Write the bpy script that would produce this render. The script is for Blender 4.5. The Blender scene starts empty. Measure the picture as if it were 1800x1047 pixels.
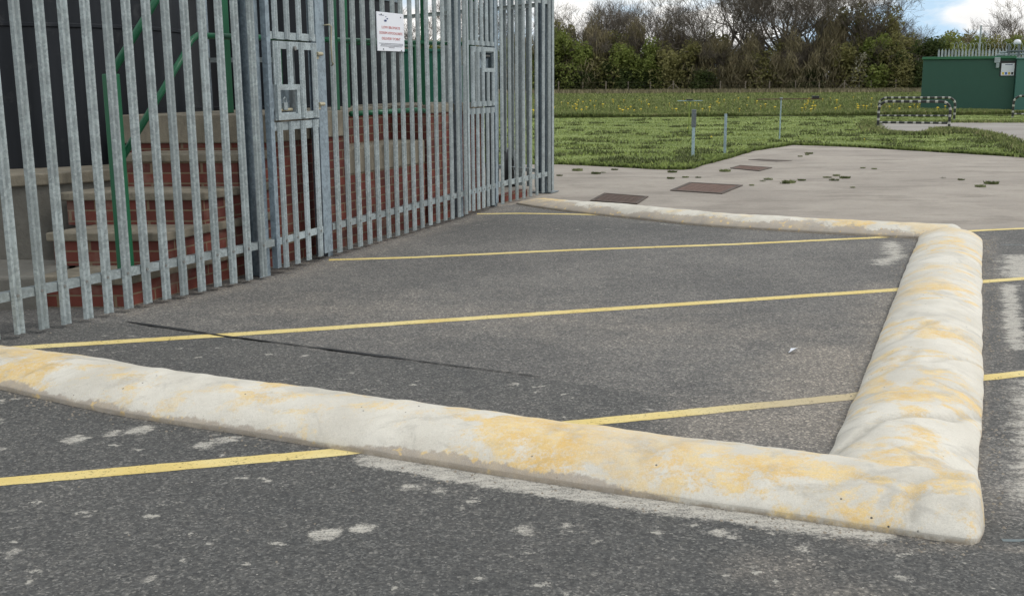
import bpy, math, random
import numpy as np
from mathutils import Vector, Matrix, noise as mnoise
random.seed(7); rng = np.random.default_rng(7)
SC = bpy.context.scene
COL = SC.collection
R = math.radians

# ------------------------------------------------------------------ mesh helpers
class MB:
    def __init__(self): self.v = []; self.f = []; self.m = []
    def add(self, vs, fs, mi=0):
        n = len(self.v); self.v += [tuple(p) for p in vs]
        for k, f in enumerate(fs):
            self.f.append([i + n for i in f]); self.m.append(mi[k] if isinstance(mi, list) else mi)
        return self
    def box(self, x0, x1, y0, y1, z0, z1, mi=0):
        v = [(x, y, z) for z in (z0, z1) for y in (y0, y1) for x in (x0, x1)]
        return self.add(v, [(0, 2, 3, 1), (4, 5, 7, 6), (0, 1, 5, 4), (2, 6, 7, 3), (0, 4, 6, 2), (1, 3, 7, 5)], mi)
    def prism(self, poly, z0, z1, mi=0):
        n = len(poly)
        a = sum(poly[i][0]*poly[(i+1) % n][1]-poly[(i+1) % n][0]*poly[i][1] for i in range(n))
        if a < 0: poly = poly[::-1]
        v = [(x, y, z0) for x, y in poly] + [(x, y, z1) for x, y in poly]
        return self.add(v, [tuple(range(n))[::-1], tuple(range(n, 2*n))] + [(i, (i+1) % n, n+(i+1) % n, n+i) for i in range(n)], mi)
    def tube(self, pts, r, n=8, cap=True, mi=0):
        pts = [Vector(p) for p in pts]; rs = r if isinstance(r, list) else [r]*len(pts)
        vs = []; up = None; N = len(pts)
        for i, p in enumerate(pts):
            d = (pts[min(i+1, N-1)] - pts[max(i-1, 0)]).normalized()
            if up is None: up = d.orthogonal().normalized()
            else: up = (up - d*up.dot(d)).normalized()
            w = d.cross(up)
            vs += [p + (up*math.cos(2*math.pi*k/n) + w*math.sin(2*math.pi*k/n))*rs[i] for k in range(n)]
        fs = [(i*n+k, i*n+(k+1) % n, (i+1)*n+(k+1) % n, (i+1)*n+k) for i in range(N-1) for k in range(n)]
        ml = [mi(i) if callable(mi) else mi for i in range(N-1) for k in range(n)]
        if cap: fs += [tuple(range(n))[::-1], tuple((N-1)*n+k for k in range(n))]; ml += [ml[0], ml[-1]]
        return self.add(vs, fs, ml)
    def build(self, name, mats, parent=None, smooth=False, bevel=0, link=True):
        me = bpy.data.meshes.new(name); me.from_pydata(self.v, [], self.f); 
        mats = mats if isinstance(mats, (list, tuple)) else [mats]
        for m in mats: me.materials.append(m)
        if len(mats) > 1: me.polygons.foreach_set('material_index', self.m)
        if smooth: me.polygons.foreach_set('use_smooth', [True]*len(self.f))
        me.update()
        o = bpy.data.objects.new(name, me); COL.objects.link(o)
        if parent: o.parent = parent
        if bevel:
            b = o.modifiers.new('Bevel', 'BEVEL'); b.width = bevel; b.segments = 2; b.limit_method = 'ANGLE'
        return o

def npmesh(name, v, f, mats, parent=None, smooth=False, mi=None):
    me = bpy.data.meshes.new(name); v = np.asarray(v, np.float32); f = np.asarray(f, np.int32)
    k = f.shape[1]
    me.vertices.add(len(v)); me.vertices.foreach_set('co', v.ravel())
    me.loops.add(f.size); me.loops.foreach_set('vertex_index', f.ravel())
    me.polygons.add(len(f)); me.polygons.foreach_set('loop_start', np.arange(0, f.size, k, dtype=np.int32))
    me.polygons.foreach_set('loop_total', np.full(len(f), k, np.int32))
    mats = mats if isinstance(mats, (list, tuple)) else [mats]
    for m in mats: me.materials.append(m)
    if mi is not None: me.polygons.foreach_set('material_index', np.asarray(mi, np.int32))
    if smooth: me.polygons.foreach_set('use_smooth', np.ones(len(f), bool))
    me.update(calc_edges=True); me.validate()
    o = bpy.data.objects.new(name, me); COL.objects.link(o)
    if parent: o.parent = parent
    return o

def tag(o, label=None, cat=None, group=None, kind=None):
    if label: o['label'] = label
    if cat: o['category'] = cat
    if group: o['group'] = group
    if kind: o['kind'] = kind
    return o
def empty(name, loc=(0, 0, 0), rz=0):
    o = bpy.data.objects.new(name, None); COL.objects.link(o); o.location = loc; o.rotation_euler = (0, 0, rz); o.empty_display_size = .2
    return o
def dup(o, parent=None):
    c = o.copy(); COL.objects.link(c); c.parent = parent
    return c
def copy_tree(o, parent=None):
    c = dup(o, parent)
    for ch in list(o.children): copy_tree(ch, c)
    return c

# ------------------------------------------------------------------ material helpers
class NT:
    def __init__(self, name):
        self.m = bpy.data.materials.new(name); self.m.use_nodes = True
        self.t = self.m.node_tree; self.t.nodes.clear()
        self.out = self.n('ShaderNodeOutputMaterial'); self.b = self.n('ShaderNodeBsdfPrincipled')
        self.l(self.b.outputs[0], self.out.inputs[0]); self.geo = self.n('ShaderNodeNewGeometry'); self.tc = self.n('ShaderNodeTexCoord')
    def n(self, t): return self.t.nodes.new(t)
    def l(self, a, b): self.t.links.new(a, b)
    def val(self, sock, v):
        if hasattr(v, 'links'): self.l(v, sock)
        elif isinstance(v, (tuple, list)) and sock.type == 'RGBA': sock.default_value = (*v, 1) if len(v) == 3 else v
        else: sock.default_value = v
    def noise(self, scale, detail=4, rough=.6, vec=None, dim='Fac', dist=0):
        k = self.n('ShaderNodeTexNoise'); k.inputs['Scale'].default_value = scale; k.inputs['Detail'].default_value = detail
        k.inputs['Roughness'].default_value = rough; k.inputs['Distortion'].default_value = dist
        self.l(vec if vec is not None else self.geo.outputs['Position'], k.inputs['Vector']); return k.outputs[dim]
    def voro(self, scale, vec=None, out='Distance', feat='F1'):
        k = self.n('ShaderNodeTexVoronoi'); k.feature = feat; k.inputs['Scale'].default_value = scale
        self.l(vec if vec is not None else self.geo.outputs['Position'], k.inputs['Vector']); return k.outputs[out]
    def scale(self, v, s, off=(0, 0, 0)):
        k = self.n('ShaderNodeMapping'); k.inputs['Scale'].default_value = s; k.inputs['Location'].default_value = off
        self.l(v, k.inputs['Vector']); return k.outputs[0]
    def math(self, op, a, b=0., c=0., clamp=False):
        k = self.n('ShaderNodeMath'); k.operation = op; k.use_clamp = clamp
        for i, x in enumerate((a, b, c)): self.val(k.inputs[i], x)
        return k.outputs[0]
    def step(self, x, a, b, lo=0., hi=1.):
        k = self.n('ShaderNodeMapRange'); k.interpolation_type = 'SMOOTHSTEP'
        for i, v in enumerate((x, a, b, lo, hi)): self.val(k.inputs[i], v)
        return k.outputs[0]
    def mix(self, f, a, b, mode='MIX'):
        k = self.n('ShaderNodeMix'); k.data_type = 'RGBA'; k.blend_type = mode
        self.val(k.inputs[0], f); self.val(k.inputs[6], a); self.val(k.inputs[7], b); return k.outputs[2]
    def ramp(self, x, stops):
        k = self.n('ShaderNodeValToRGB'); e = k.color_ramp.elements
        while len(e) < len(stops): e.new(.5)
        for q, (p, c) in zip(e, stops): q.position = p; q.color = (*c, 1)
        self.l(x, k.inputs[0]); return k.outputs[0]
    def attr(self, name, out='Fac'):
        k = self.n('ShaderNodeAttribute'); k.attribute_name = name; return k.outputs[out]
    def sep(self, v):
        k = self.n('ShaderNodeSeparateXYZ'); self.l(v, k.inputs[0]); return k.outputs
    def bump(self, h, s=.3, d=.01, nrm=None):
        k = self.n('ShaderNodeBump'); k.inputs['Strength'].default_value = s; k.inputs['Distance'].default_value = d
        self.l(h, k.inputs['Height'])
        if nrm is not None: self.l(nrm, k.inputs['Normal'])
        self.l(k.outputs[0], self.b.inputs['Normal']); return k.outputs[0]
    def done(self, col, rough=.8, metal=0., spec=None):
        self.val(self.b.inputs['Base Color'], col); self.val(self.b.inputs['Roughness'], rough); self.val(self.b.inputs['Metallic'], metal)
        if spec is not None: self.val(self.b.inputs['Specular IOR Level'], spec)
        return self.m

def m_galv(name, c=(.268, .305, .312), scale=60):
    t = NT(name); p = t.tc.outputs['Object']
    oi = t.n('ShaderNodeObjectInfo')
    off = t.n('ShaderNodeVectorMath'); off.operation = 'ADD'; t.l(p, off.inputs[0])
    k = t.n('ShaderNodeVectorMath'); k.operation = 'SCALE'; k.inputs[0].default_value = (7, 3, 11); t.l(oi.outputs['Random'], k.inputs['Scale'])
    t.l(k.outputs[0], off.inputs[1]); p = off.outputs[0]
    v = t.voro(scale, p, 'Color'); vs = t.sep(v)[0]
    a = t.noise(9, 4, .65, p); b = t.noise(2.2, 3, .6, t.scale(p, (1, 1, .5)))
    f = t.math('ADD', t.math('MULTIPLY', vs, .3), t.math('ADD', t.math('MULTIPLY', a, .8), t.math('MULTIPLY', b, .5)))
    f = t.math('ADD', f, t.math('MULTIPLY', t.math('SUBTRACT', oi.outputs['Random'], .5), .16))
    d = tuple(x*.74 for x in c); h = tuple(min(1, x*1.4) for x in c)
    col = t.ramp(f, [(.45, d), (.78, c), (1.0, h)])
    spots = t.step(t.voro(34, t.scale(p, (1, 1, .55))), .16, .08); spots = t.math('MULTIPLY', spots, t.step(t.noise(5, 2, .5, p), .5, .62))
    col = t.mix(t.math('MULTIPLY', spots, .38), col, (.46, .51, .53))
    t.bump(a, .15, .003)
    return t.done(col, .52, .25)
def m_paint(name, c, var=.15, rough=.4, dirt=.2, bump=.0):
    t = NT(name); p = t.tc.outputs['Object']
    n1 = t.noise(3, 5, .65, p); n2 = t.noise(25, 3, .6, p)
    col = t.mix(t.math('MULTIPLY', n1, var*2), c, tuple(x*.6 for x in c))
    col = t.mix(t.math('MULTIPLY', t.step(n2, .55, .75), dirt), col, (.12, .11, .09))
    if bump: t.bump(n2, bump, .004)
    return t.done(col, rough)
def m_conc(name, c, dark=(.12, .11, .09), scale=1., stain=.5):
    t = NT(name); p = t.geo.outputs['Position']
    a = t.noise(3*scale, 6, .7); b = t.noise(40*scale, 4, .7); s = t.noise(5*scale, 4, .6, t.scale(p, (1, 1, .25)))
    col = t.mix(t.step(a, .35, .7), tuple(x*.7 for x in c), c)
    col = t.mix(t.math('MULTIPLY', t.step(s, .5, .75), stain), col, dark)
    col = t.mix(t.math('MULTIPLY', t.step(b, .55, .75), .35), col, tuple(x*.5 for x in c))
    t.bump(t.math('ADD', b, t.math('MULTIPLY', a, 1.5)), .4, .012)
    return t.done(col, .9)

M = {}
M['galv'] = m_galv('galvanised steel')
M['galv_gate'] = m_galv('galvanised gate steel', (.30, .345, .36), 80)
M['galv_post'] = m_galv('galvanised post steel', (.19, .235, .27), 45)
M['dark_galv'] = m_galv('weathered dark steel', (.13, .15, .16), 40)
M['bolt'] = m_paint('bolt steel', (.2, .2, .19), .3, .5)
M['brass'] = m_paint('dull hinge brass', (.42, .38, .26), .3, .45)
M['green'] = m_paint('green rail paint', (.012, .135, .06), .2, .38, .1)
M['green_light'] = m_paint('green cabinet paint', (.02, .16, .10), .2, .5, .15)
M['kiosk'] = m_paint('kiosk dark green', (.020, .088, .058), .25, .55, .15)
M['kiosk_teal'] = m_paint('kiosk teal green', (.05, .16, .13), .2, .55, .15)
M['kiosk_roof'] = m_paint('kiosk roof green', (.028, .15, .07), .25, .5, .2)
M['tank'] = None
M['white'] = m_paint('white board', (.74, .76, .82), .05, .4, .05)
M['black'] = m_paint('black plastic', (.012, .012, .014), .2, .45, 0)
M['red_ink'] = m_paint('red ink', (.55, .13, .12), .1, .6, 0)
M['blue_ink'] = m_paint('dark blue ink', (.03, .05, .16), .1, .6, 0)
M['grey_ink'] = m_paint('grey ink', (.16, .17, .2), .1, .6, 0)
M['conc'] = m_conc('tread concrete', (.29, .255, .195), (.10, .09, .07), 1.6, .75)
M['conc_grey'] = m_conc('plinth concrete', (.21, .20, .175))
M['rust'] = m_conc('rusty iron', (.15, .088, .066), (.05, .035, .03), 2., .3)
M['rust_dark'] = m_conc('dark rusty iron', (.10, .062, .046), (.05, .035, .03), 2., .4)
M['iron_dark'] = m_conc('dark iron', (.11, .085, .07), (.04, .035, .03), 2., .3)
M['wood'] = m_conc('weathered wood', (.26, .22, .17), (.1, .09, .07), 2., .3)
M['bluepost'] = m_galv('blue grey post', (.26, .34, .38), 30)
M['stripe_w'] = m_paint('stripe white', (.40, .40, .36), .25, .5, .25)
M['stripe_b'] = m_paint('stripe black', (.02, .022, .02), .2, .5, .1)

def m_tank():
    t = NT('dark navy tank'); p = t.geo.outputs['Position']
    s = t.noise(1.2, 5, .6, t.scale(p, (2.2, 2.2, .18))); a = t.noise(5, 4, .6)
    col = t.mix(t.step(s, .35, .7), (.010, .012, .016), (.027, .030, .037))
    col = t.mix(t.math('MULTIPLY', t.step(a, .6, .75), .3), col, (.1, .1, .1))
    return t.done(col, .45, 0, .3)
M['tank'] = m_tank()
def m_brick():
    t = NT('red brick'); x = t.tc.outputs['Object']
    # brick pattern on the wall plane: u along the wall (local x + y), v up
    s = t.sep(x); nrm = t.sep(t.geo.outputs['Normal'])
    cb = t.n('ShaderNodeCombineXYZ'); t.l(t.math('ADD', s[0], s[1]), cb.inputs[0]); t.l(s[2], cb.inputs[1])
    b = t.n('ShaderNodeTexBrick'); t.l(cb.outputs[0], b.inputs['Vector'])
    b.inputs['Scale'].default_value = 1.; b.inputs['Brick Width'].default_value = .255; b.inputs['Row Height'].default_value = .086
    b.inputs['Mortar Size'].default_value = .007; b.inputs['Mortar Smooth'].default_value = .15; b.inputs['Bias'].default_value = -.1
    b.inputs['Color1'].default_value = (.205, .050, .035, 1); b.inputs['Color2'].default_value = (.10, .028, .024, 1); b.inputs['Mortar'].default_value = (.25, .19, .12, 1)
    n = t.noise(30, 5, .7, x); n2 = t.noise(3, 4, .6, x)
    col = t.mix(t.math('MULTIPLY', n, .45), b.outputs['Color'], (.10, .03, .02))
    col = t.mix(t.math('MULTIPLY', t.step(n2, .52, .75), .45), col, (.33, .25, .2))
    t.bump(t.math('SUBTRACT', t.math('MULTIPLY', n, .25), b.outputs['Fac']), .6, .01)
    return t.done(col, .85)
M['brick'] = m_brick()
def m_asphalt():
    t = NT('worn asphalt'); p = t.geo.outputs['Position']
    sp = t.attr('spill'); du = t.attr('dust'); dk = t.attr('dark')
    big = t.noise(.9, 5, .6); med = t.noise(6, 5, .65); fine = t.noise(170, 3, .8); grit = t.voro(115, None, 'Color')
    g = t.sep(grit)[0]
    col = t.mix(t.step(t.math('ADD', t.math('MULTIPLY', med, .5), t.math('MULTIPLY', big, 1.)), .55, .95), (.118, .115, .111), (.166, .159, .150))
    col = t.mix(t.math('MULTIPLY', dk, .8), col, (.055, .058, .059))
    dn = t.math('ADD', du, t.math('MULTIPLY', t.math('SUBTRACT', t.noise(3, 5, .65), .5), .9))
    col = t.mix(t.math('MULTIPLY', t.step(dn, .15, .95), t.math('ADD', .5, t.math('MULTIPLY', fine, .5))), col, (.265, .238, .208))
    # aggregate: every stone has its own tone, with bitumen between
    g2 = t.sep(t.voro(62, None, 'Color'))[1]
    tone = t.ramp(g, [(0, (.55, .55, .56)), (.5, (.92, .91, .90)), (.8, (1.12, 1.11, 1.09)), (1, (2.05, 2.0, 1.92))])
    tone2 = t.ramp(g2, [(0, (.78, .78, .79)), (.6, (1., 1., 1.)), (1, (1.32, 1.29, 1.25))])
    col = t.mix(1., col, tone, 'MULTIPLY'); col = t.mix(1., col, tone2, 'MULTIPLY')
    col = t.mix(t.math('MULTIPLY', t.step(fine, .47, .33), .7), col, (.022, .022, .023))
    col = t.mix(t.math('MULTIPLY', t.step(t.voro(30, None, 'Distance'), .15, .07), t.step(t.noise(11, 2, .5), .58, .64)), col, (.40, .38, .345))
    wp = t.n('ShaderNodeVectorMath'); wp.operation = 'MULTIPLY_ADD'; t.l(t.noise(13, 5, .7, None, 'Color'), wp.inputs[0]); wp.inputs[1].default_value = (.22, .13, 0); t.l(p, wp.inputs[2])
    col = t.mix(t.math('MULTIPLY', t.step(t.math('ADD', t.voro(8, t.scale(wp.outputs[0], (1, 1.2, .01)), 'Distance'), t.math('MULTIPLY', t.math('SUBTRACT', t.noise(60, 4, .8), .5), .5)), .20, .08), t.math('MULTIPLY', t.step(t.noise(3.1, 2, .5), .49, .53), t.step(dk, .3, .6))), col, (.38, .36, .32))
    # white paint and cement spilt on the tarmac, ragged edges
    rag = t.math('ADD', t.math('MULTIPLY', t.noise(30, 9, .9), 1.05), t.math('MULTIPLY', t.noise(6, 4, .65, t.scale(p, (.8, 1.5, 1))), .55))
    s = t.step(t.math('ADD', sp, rag), 1.27, 1.42)
    col = t.mix(t.math('MULTIPLY', s, t.step(t.math('ADD', t.math('MULTIPLY', t.noise(110, 4, .8), .6), t.math('MULTIPLY', t.noise(17, 5, .8, t.scale(p, (.7, 1.6, 1))), .5)), .42, .62, .10, .95)), col, (.52, .49, .435))
    h = t.math('ADD', t.math('MULTIPLY', fine, 1.), t.math('MULTIPLY', g, .5))
    t.bump(h, .55, .006)
    return t.done(col, .88)
M['asphalt'] = m_asphalt()
def m_road():
    t = NT('pale old tarmac'); p = t.geo.outputs['Position']
    a = t.noise(.5, 6, .65); b = t.noise(3.5, 5, .7, t.scale(p, (1, .6, 1))); f = t.noise(90, 4, .75)
    col = t.mix(t.step(a, .3, .7), (.265, .232, .20), (.36, .32, .275))
    col = t.mix(t.math('MULTIPLY', t.step(b, .5, .72), .45), col, (.25, .215, .185))
    col = t.mix(t.math('MULTIPLY', t.step(f, .5, .75), .5), col, (.12, .115, .11))
    col = t.mix(t.math('MULTIPLY', t.step(t.noise(1.7, 5, .7, t.scale(p, (1, 1, 1), (5, 3, 0))), .6, .72), .5), col, (.36, .33, .29))
    col = t.mix(t.math('MULTIPLY', t.step(t.noise(.9, 7, .75, t.scale(p, (.6, 1.4, 1), (2, 9, 0))), .47, .66), .65), col, (.17, .145, .122))
    mg = t.math('MULTIPLY', t.step(t.noise(2.6, 6, .8), .62, .7), t.step(t.noise(.35, 2, .5), .42, .6))
    col = t.mix(t.math('MULTIPLY', mg, .55), col, (.10, .11, .055))
    gr = t.noise(16, 5, .8); col = t.mix(t.math('MULTIPLY', t.step(gr, .52, .72), .5), col, (.15, .135, .118)); col = t.mix(t.math('MULTIPLY', t.step(gr, .45, .28), .4), col, (.46, .42, .36))
    t.bump(f, .4, .006)
    return t.done(col, .9)
M['road'] = m_road()
def m_path():
    t = NT('gravel path'); a = t.noise(.6, 5, .65); f = t.noise(30, 4, .7)
    col = t.mix(t.step(a, .3, .7), (.235, .21, .19), (.31, .29, .265))
    col = t.mix(t.math('MULTIPLY', t.step(f, .5, .7), .5), col, (.14, .13, .11))
    return t.done(col, .95)
M['path'] = m_path()
def m_soil(name, a, b, c):
    t = NT(name); p = t.geo.outputs['Position']
    n = t.noise(.7, 6, .7, t.scale(p, (.5, 1.6, 1))); f = t.noise(9, 5, .75)
    col = t.mix(t.step(n, .35, .68), a, b); col = t.mix(t.step(f, .5, .7), col, c)
    t.bump(f, .8, .05)
    return t.done(col, .95)
M['turf'] = m_soil('mown turf', (.15, .205, .046), (.25, .30, .08), (.12, .155, .04))
M['meadow'] = m_soil('meadow ground', (.09, .12, .03), (.14, .155, .05), (.10, .10, .04))
def m_leaf(name, stops, rough=.7, trans=.42, flat=False):
    t = NT(name); k = t.n('ShaderNodeNewGeometry').outputs['Random Per Island']
    oi = t.n('ShaderNodeObjectInfo'); p = t.geo.outputs['Position']
    f = t.math('ADD', t.math('MULTIPLY', k, .65), t.math('MULTIPLY', t.noise(.45, 4, .65), .6))
    f = t.math('SUBTRACT', f, .12)
    f = t.math('ADD', f, t.math('MULTIPLY', t.math('SUBTRACT', oi.outputs['Random'], .5), .2))
    col = t.ramp(f, stops)
    m = t.done(col, rough, 0, .25)
    if flat:
        va = t.n('ShaderNodeVectorMath'); va.operation = 'MULTIPLY_ADD'; t.l(t.geo.outputs['Normal'], va.inputs[0]); va.inputs[1].default_value = (.45, .45, .2); va.inputs[2].default_value = (0, 0, 1); vn = t.n('ShaderNodeVectorMath'); vn.operation = 'NORMALIZE'; t.l(va.outputs[0], vn.inputs[0]); t.l(vn.outputs[0], t.b.inputs['Normal']); trans = 0
    if trans:
        tr = t.n('ShaderNodeBsdfTranslucent'); t.l(col, tr.inputs[0]); mx = t.n('ShaderNodeMixShader'); mx.inputs[0].default_value = trans
        t.l(t.b.outputs[0], mx.inputs[1]); t.l(tr.outputs[0], mx.inputs[2]); t.l(mx.outputs[0], t.out.inputs[0])
    return m
M['grass'] = m_leaf('mown grass', [(.1, (0.098, 0.137, 0.026)), (.4, (0.182, 0.247, 0.047)), (.65, (0.260, 0.325, 0.075)), (.95, (0.390, 0.416, 0.143))], flat=True)
M['tallgrass'] = m_leaf('long grass', [(.1, (0.085, 0.124, 0.026)), (.45, (0.163, 0.215, 0.047)), (.7, (0.234, 0.260, 0.078)), (.95, (0.364, 0.325, 0.156))], flat=True)
M['straw'] = m_leaf('straw grass', [(.1, (.12, .11, .05)), (.5, (.22, .19, .10)), (.95, (.33, .29, .18))], flat=True)
M['leaf_green'] = m_leaf('spring green leaves', [(.1, (.12, .155, .042)), (.5, (.195, .235, .058)), (.95, (.29, .32, .10))])
M['leaf_olive'] = m_leaf('olive leaves', [(.1, (.16, .155, .062)), (.5, (.25, .24, .092)), (.95, (.36, .33, .15))])
M['leaf_brown'] = m_leaf('brown twiggy growth', [(.1, (.165, .145, .085)), (.5, (.265, .23, .135)), (.95, (.38, .32, .21))])
M['leaf_dark'] = m_leaf('dark evergreen leaves', [(.1, (.035, .055, .018)), (.5, (.07, .095, .03)), (.95, (.12, .145, .05))])
M['leaf_blossom'] = m_leaf('pale blossom', [(.1, (.2, .18, .12)), (.5, (.38, .36, .26)), (.95, (.6, .58, .48))])
M['bark'] = m_conc('bark', (.085, .072, .06), (.03, .027, .022), 1., .4)
M['twig'] = m_conc('twigs', (.155, .13, .105), (.08, .07, .056), 1., .3)
t = NT('cut grass clods'); kk = t.n('ShaderNodeNewGeometry').outputs['Random Per Island']; M['clod'] = t.done(t.ramp(kk, [(0, (.07, .09, .025)), (1, (.15, .17, .06))]), .8)
M['petal'] = m_paint('yellow petal', (.75, .55, .02), .1, .6, 0)
def m_line():
    t = NT('worn yellow road paint'); p = t.geo.outputs['Position']
    n = t.noise(60, 5, .75); b = t.noise(2.2, 4, .6); c = t.noise(9, 4, .65)
    col = t.mix(t.step(b, .35, .7), (.64, .49, .17), (.70, .58, .27))
    col = t.mix(t.math('MULTIPLY', t.step(c, .52, .75), .5), col, (.47, .38, .18))
    vd = t.n('ShaderNodeVectorMath'); vd.operation = 'DISTANCE'; t.l(p, vd.inputs[0]); vd.inputs[1].default_value = (1.65, 5.3, 0)
    col = t.mix(t.math('MULTIPLY', t.step(vd.outputs['Value'], 1.1, .2), .75), col, (.40, .34, .25))
    m = t.done(col, .75)
    w = t.step(t.math('ADD', n, t.math('MULTIPLY', c, .35)), .48, .62, .22, 1.)
    w = t.math('MULTIPLY', w, t.step(t.attr('edge'), .0, .5))
    # dusty, trodden out near the corner of the bund
    tr = t.n('ShaderNodeBsdfTransparent'); mx = t.n('ShaderNodeMixShader'); t.l(w, mx.inputs[0]); t.l(tr.outputs[0], mx.inputs[1]); t.l(t.b.outputs[0], mx.inputs[2]); t.l(mx.outputs[0], t.out.inputs[0])
    return m
M['line'] = m_line()
M['chalk'] = m_paint('pale chalk line', (.18, .215, .225), .4, .9, .4)
M['tar'] = m_paint('black tar', (.022, .022, .024), .2, .7, .1)
def m_bund():
    t = NT('painted concrete bund'); p = t.geo.outputs['Position']; s = t.sep(p); z = s[2]
    big = t.noise(1.3, 4, .55); med = t.noise(7, 5, .65, None, 'Fac', .4); fine = t.noise(70, 4, .7)
    white = t.mix(t.step(t.noise(2.3, 5, .6), .35, .7), (.56, .525, .455), (.69, .655, .58))
    yel = t.mix(t.step(med, .35, .65), (.68, .43, .11), (.74, .55, .25))
    ym = t.math('ADD', t.math('MULTIPLY', big, .8), t.math('MULTIPLY', med, .55))
    ym = t.math('ADD', ym, t.math('MULTIPLY', t.math('SUBTRACT', fine, .5), .35))
    ym = t.math('ADD', ym, t.math('MULTIPLY', t.math('SUBTRACT', t.noise(3.2, 5, .6, t.scale(p, (1, 1.5, 1), (4, 1, 2)), 'Fac', .8), .5), 1.0))
    ym = t.math('ADD', ym, t.math('MULTIPLY', t.attr('yellow'), .42))
    yf = t.math('MULTIPLY', t.step(ym, .70, .86), t.math('MULTIPLY', t.step(t.noise(28, 5, .7), .3, .55, .35, .95), t.step(t.noise(1.1, 2, .5), .38, .6, .55, 1.)))
    yf = t.math('MULTIPLY', yf, t.step(t.noise(55, 6, .85), .36, .52, .62, 1.))
    col = t.mix(yf, white, yel)
    # grey scuffs
    gr = t.math('MULTIPLY', t.step(t.noise(2.1, 6, .7, t.scale(p, (1, 1.6, 1), (3, 8, 1)), 'Fac', 1.2), .52, .68), t.step(fine, .25, .6, .3, .9))
    col = t.mix(t.math('MULTIPLY', gr, .55), col, (.34, .32, .28))
    col = t.mix(t.math('MULTIPLY', t.step(fine, .56, .72), .28), col, (.40, .36, .30))
    # bare concrete low down where the paint never reached, ragged like brush strokes
    rag = t.math('ADD', t.math('MULTIPLY', t.noise(34, 5, .7, t.scale(p, (1, 1, .12))), .055), t.math('MULTIPLY', t.noise(1.6, 3, .6), .14)); rag = t.math('MULTIPLY', rag, t.attr('bare'))
    bare = t.step(t.math('SUBTRACT', rag, z), .052, .064)
    bare = t.math('MULTIPLY', bare, t.step(t.attr('bare'), .1, .6))
    conc = t.mix(t.step(med, .4, .65), (.36, .31, .26), (.43, .36, .28))
    conc = t.mix(t.math('MULTIPLY', t.step(t.noise(16, 3, .5), .6, .68), .8), conc, yel)
    col = t.mix(t.math('MULTIPLY', bare, .9), col, conc)
    # creases with their soft shading darkened into the colour, dirt in the modelled ones
    cre = t.noise(1.5, 3, .55, t.scale(p, (1.1, 1.5, .3), (9, 2, 0)), 'Fac', .3); cre = t.math('ABSOLUTE', t.math('SUBTRACT', cre, .5))
    cre = t.math('MULTIPLY', t.step(cre, .035, .0), t.step(t.noise(1.9, 2, .5), .5, .62))
    col = t.mix(t.math('MULTIPLY', cre, .32), col, (.33, .31, .28))
    col = t.mix(t.math('MULTIPLY', t.math('MULTIPLY', t.attr('crease'), t.step(t.noise(20, 4, .7), .3, .6, .4, 1.)), .45), col, (.27, .25, .21))
    str_ = t.noise(30, 4, .7, t.scale(p, (.25, 1.8, 1)), 'Fac', .8); col = t.mix(t.math('MULTIPLY', t.step(str_, .54, .74), .35), col, (.40, .375, .33))
    col = t.mix(t.math('MULTIPLY', t.step(z, .03, .0), t.step(t.noise(12, 4, .7), .35, .6)), col, (.30, .25, .19))
    sand = t.noise(190, 3, .8); col = t.mix(t.math('MULTIPLY', t.step(sand, .5, .7), .30), col, (.33, .30, .25)); col = t.mix(t.math('MULTIPLY', t.step(sand, .46, .34), .25), col, (.80, .76, .68))
    # pits
    pit = t.math('MULTIPLY', t.step(t.voro(16, None, 'Distance'), .09, .05), t.step(t.noise(4, 2, .5), .54, .6))
    col = t.mix(pit, col, (.08, .075, .07))
    h = t.math('ADD', t.math('MULTIPLY', med, .8), t.math('MULTIPLY', fine, .55)); h = t.math('ADD', h, t.math('MULTIPLY', sand, .3)); h = t.math('SUBTRACT', h, t.math('ADD', t.math('MULTIPLY', pit, .5), t.math('MULTIPLY', cre, .7)))
    t.bump(h, .45, .012)
    return t.done(col, .72)
M['bund'] = m_bund()

# ------------------------------------------------------------------ camera
H = 1.6; F = 1895.; TH = math.atan(383/F); RO = R(-.397)
fwd = Vector((0, math.cos(TH), -math.sin(TH))); r0 = Vector((1, 0, 0)); u0 = r0.cross(fwd)
rr = r0*math.cos(RO) + u0*math.sin(RO); uu = -r0*math.sin(RO) + u0*math.cos(RO)
cam = bpy.data.cameras.new('camera'); co = bpy.data.objects.new('camera', cam); COL.objects.link(co)
mw = Matrix((rr, uu, -fwd)).transposed().to_4x4(); mw.translation = (0, 0, H); co.matrix_world = mw
cam.sensor_width = 36; cam.lens = 36*F/1800; cam.clip_start = .05; cam.clip_end = 3000
SC.camera = co

# ------------------------------------------------------------------ light
SUN_AZ, SUN_EL = R(98), R(46)       # azimuth clockwise from +Y
sd = Vector((math.sin(SUN_AZ)*math.cos(SUN_EL), math.cos(SUN_AZ)*math.cos(SUN_EL), math.sin(SUN_EL)))
sl = bpy.data.lights.new('sun', 'SUN'); sl.energy = 1.3; sl.angle = R(22); sl.color = (1, .965, .9)
so = bpy.data.objects.new('sun', sl); COL.objects.link(so); so.rotation_euler = sd.to_track_quat('Z', 'Y').to_euler(); so.location = (20, -10, 30)
w = bpy.data.worlds.new('World'); SC.world = w; w.use_nodes = True; nt = w.node_tree; nt.nodes.clear()
def wn(t): return nt.nodes.new(t)
wo = wn('ShaderNodeOutputWorld'); bg = wn('ShaderNodeBackground'); sky = wn('ShaderNodeTexSky'); sky.sky_type = 'NISHITA'; sky.sun_disc = False
sky.sun_elevation = SUN_EL; sky.sun_rotation = SUN_AZ; sky.altitude = 50; sky.dust_density = 0; sky.ozone_density = 1.5
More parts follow.
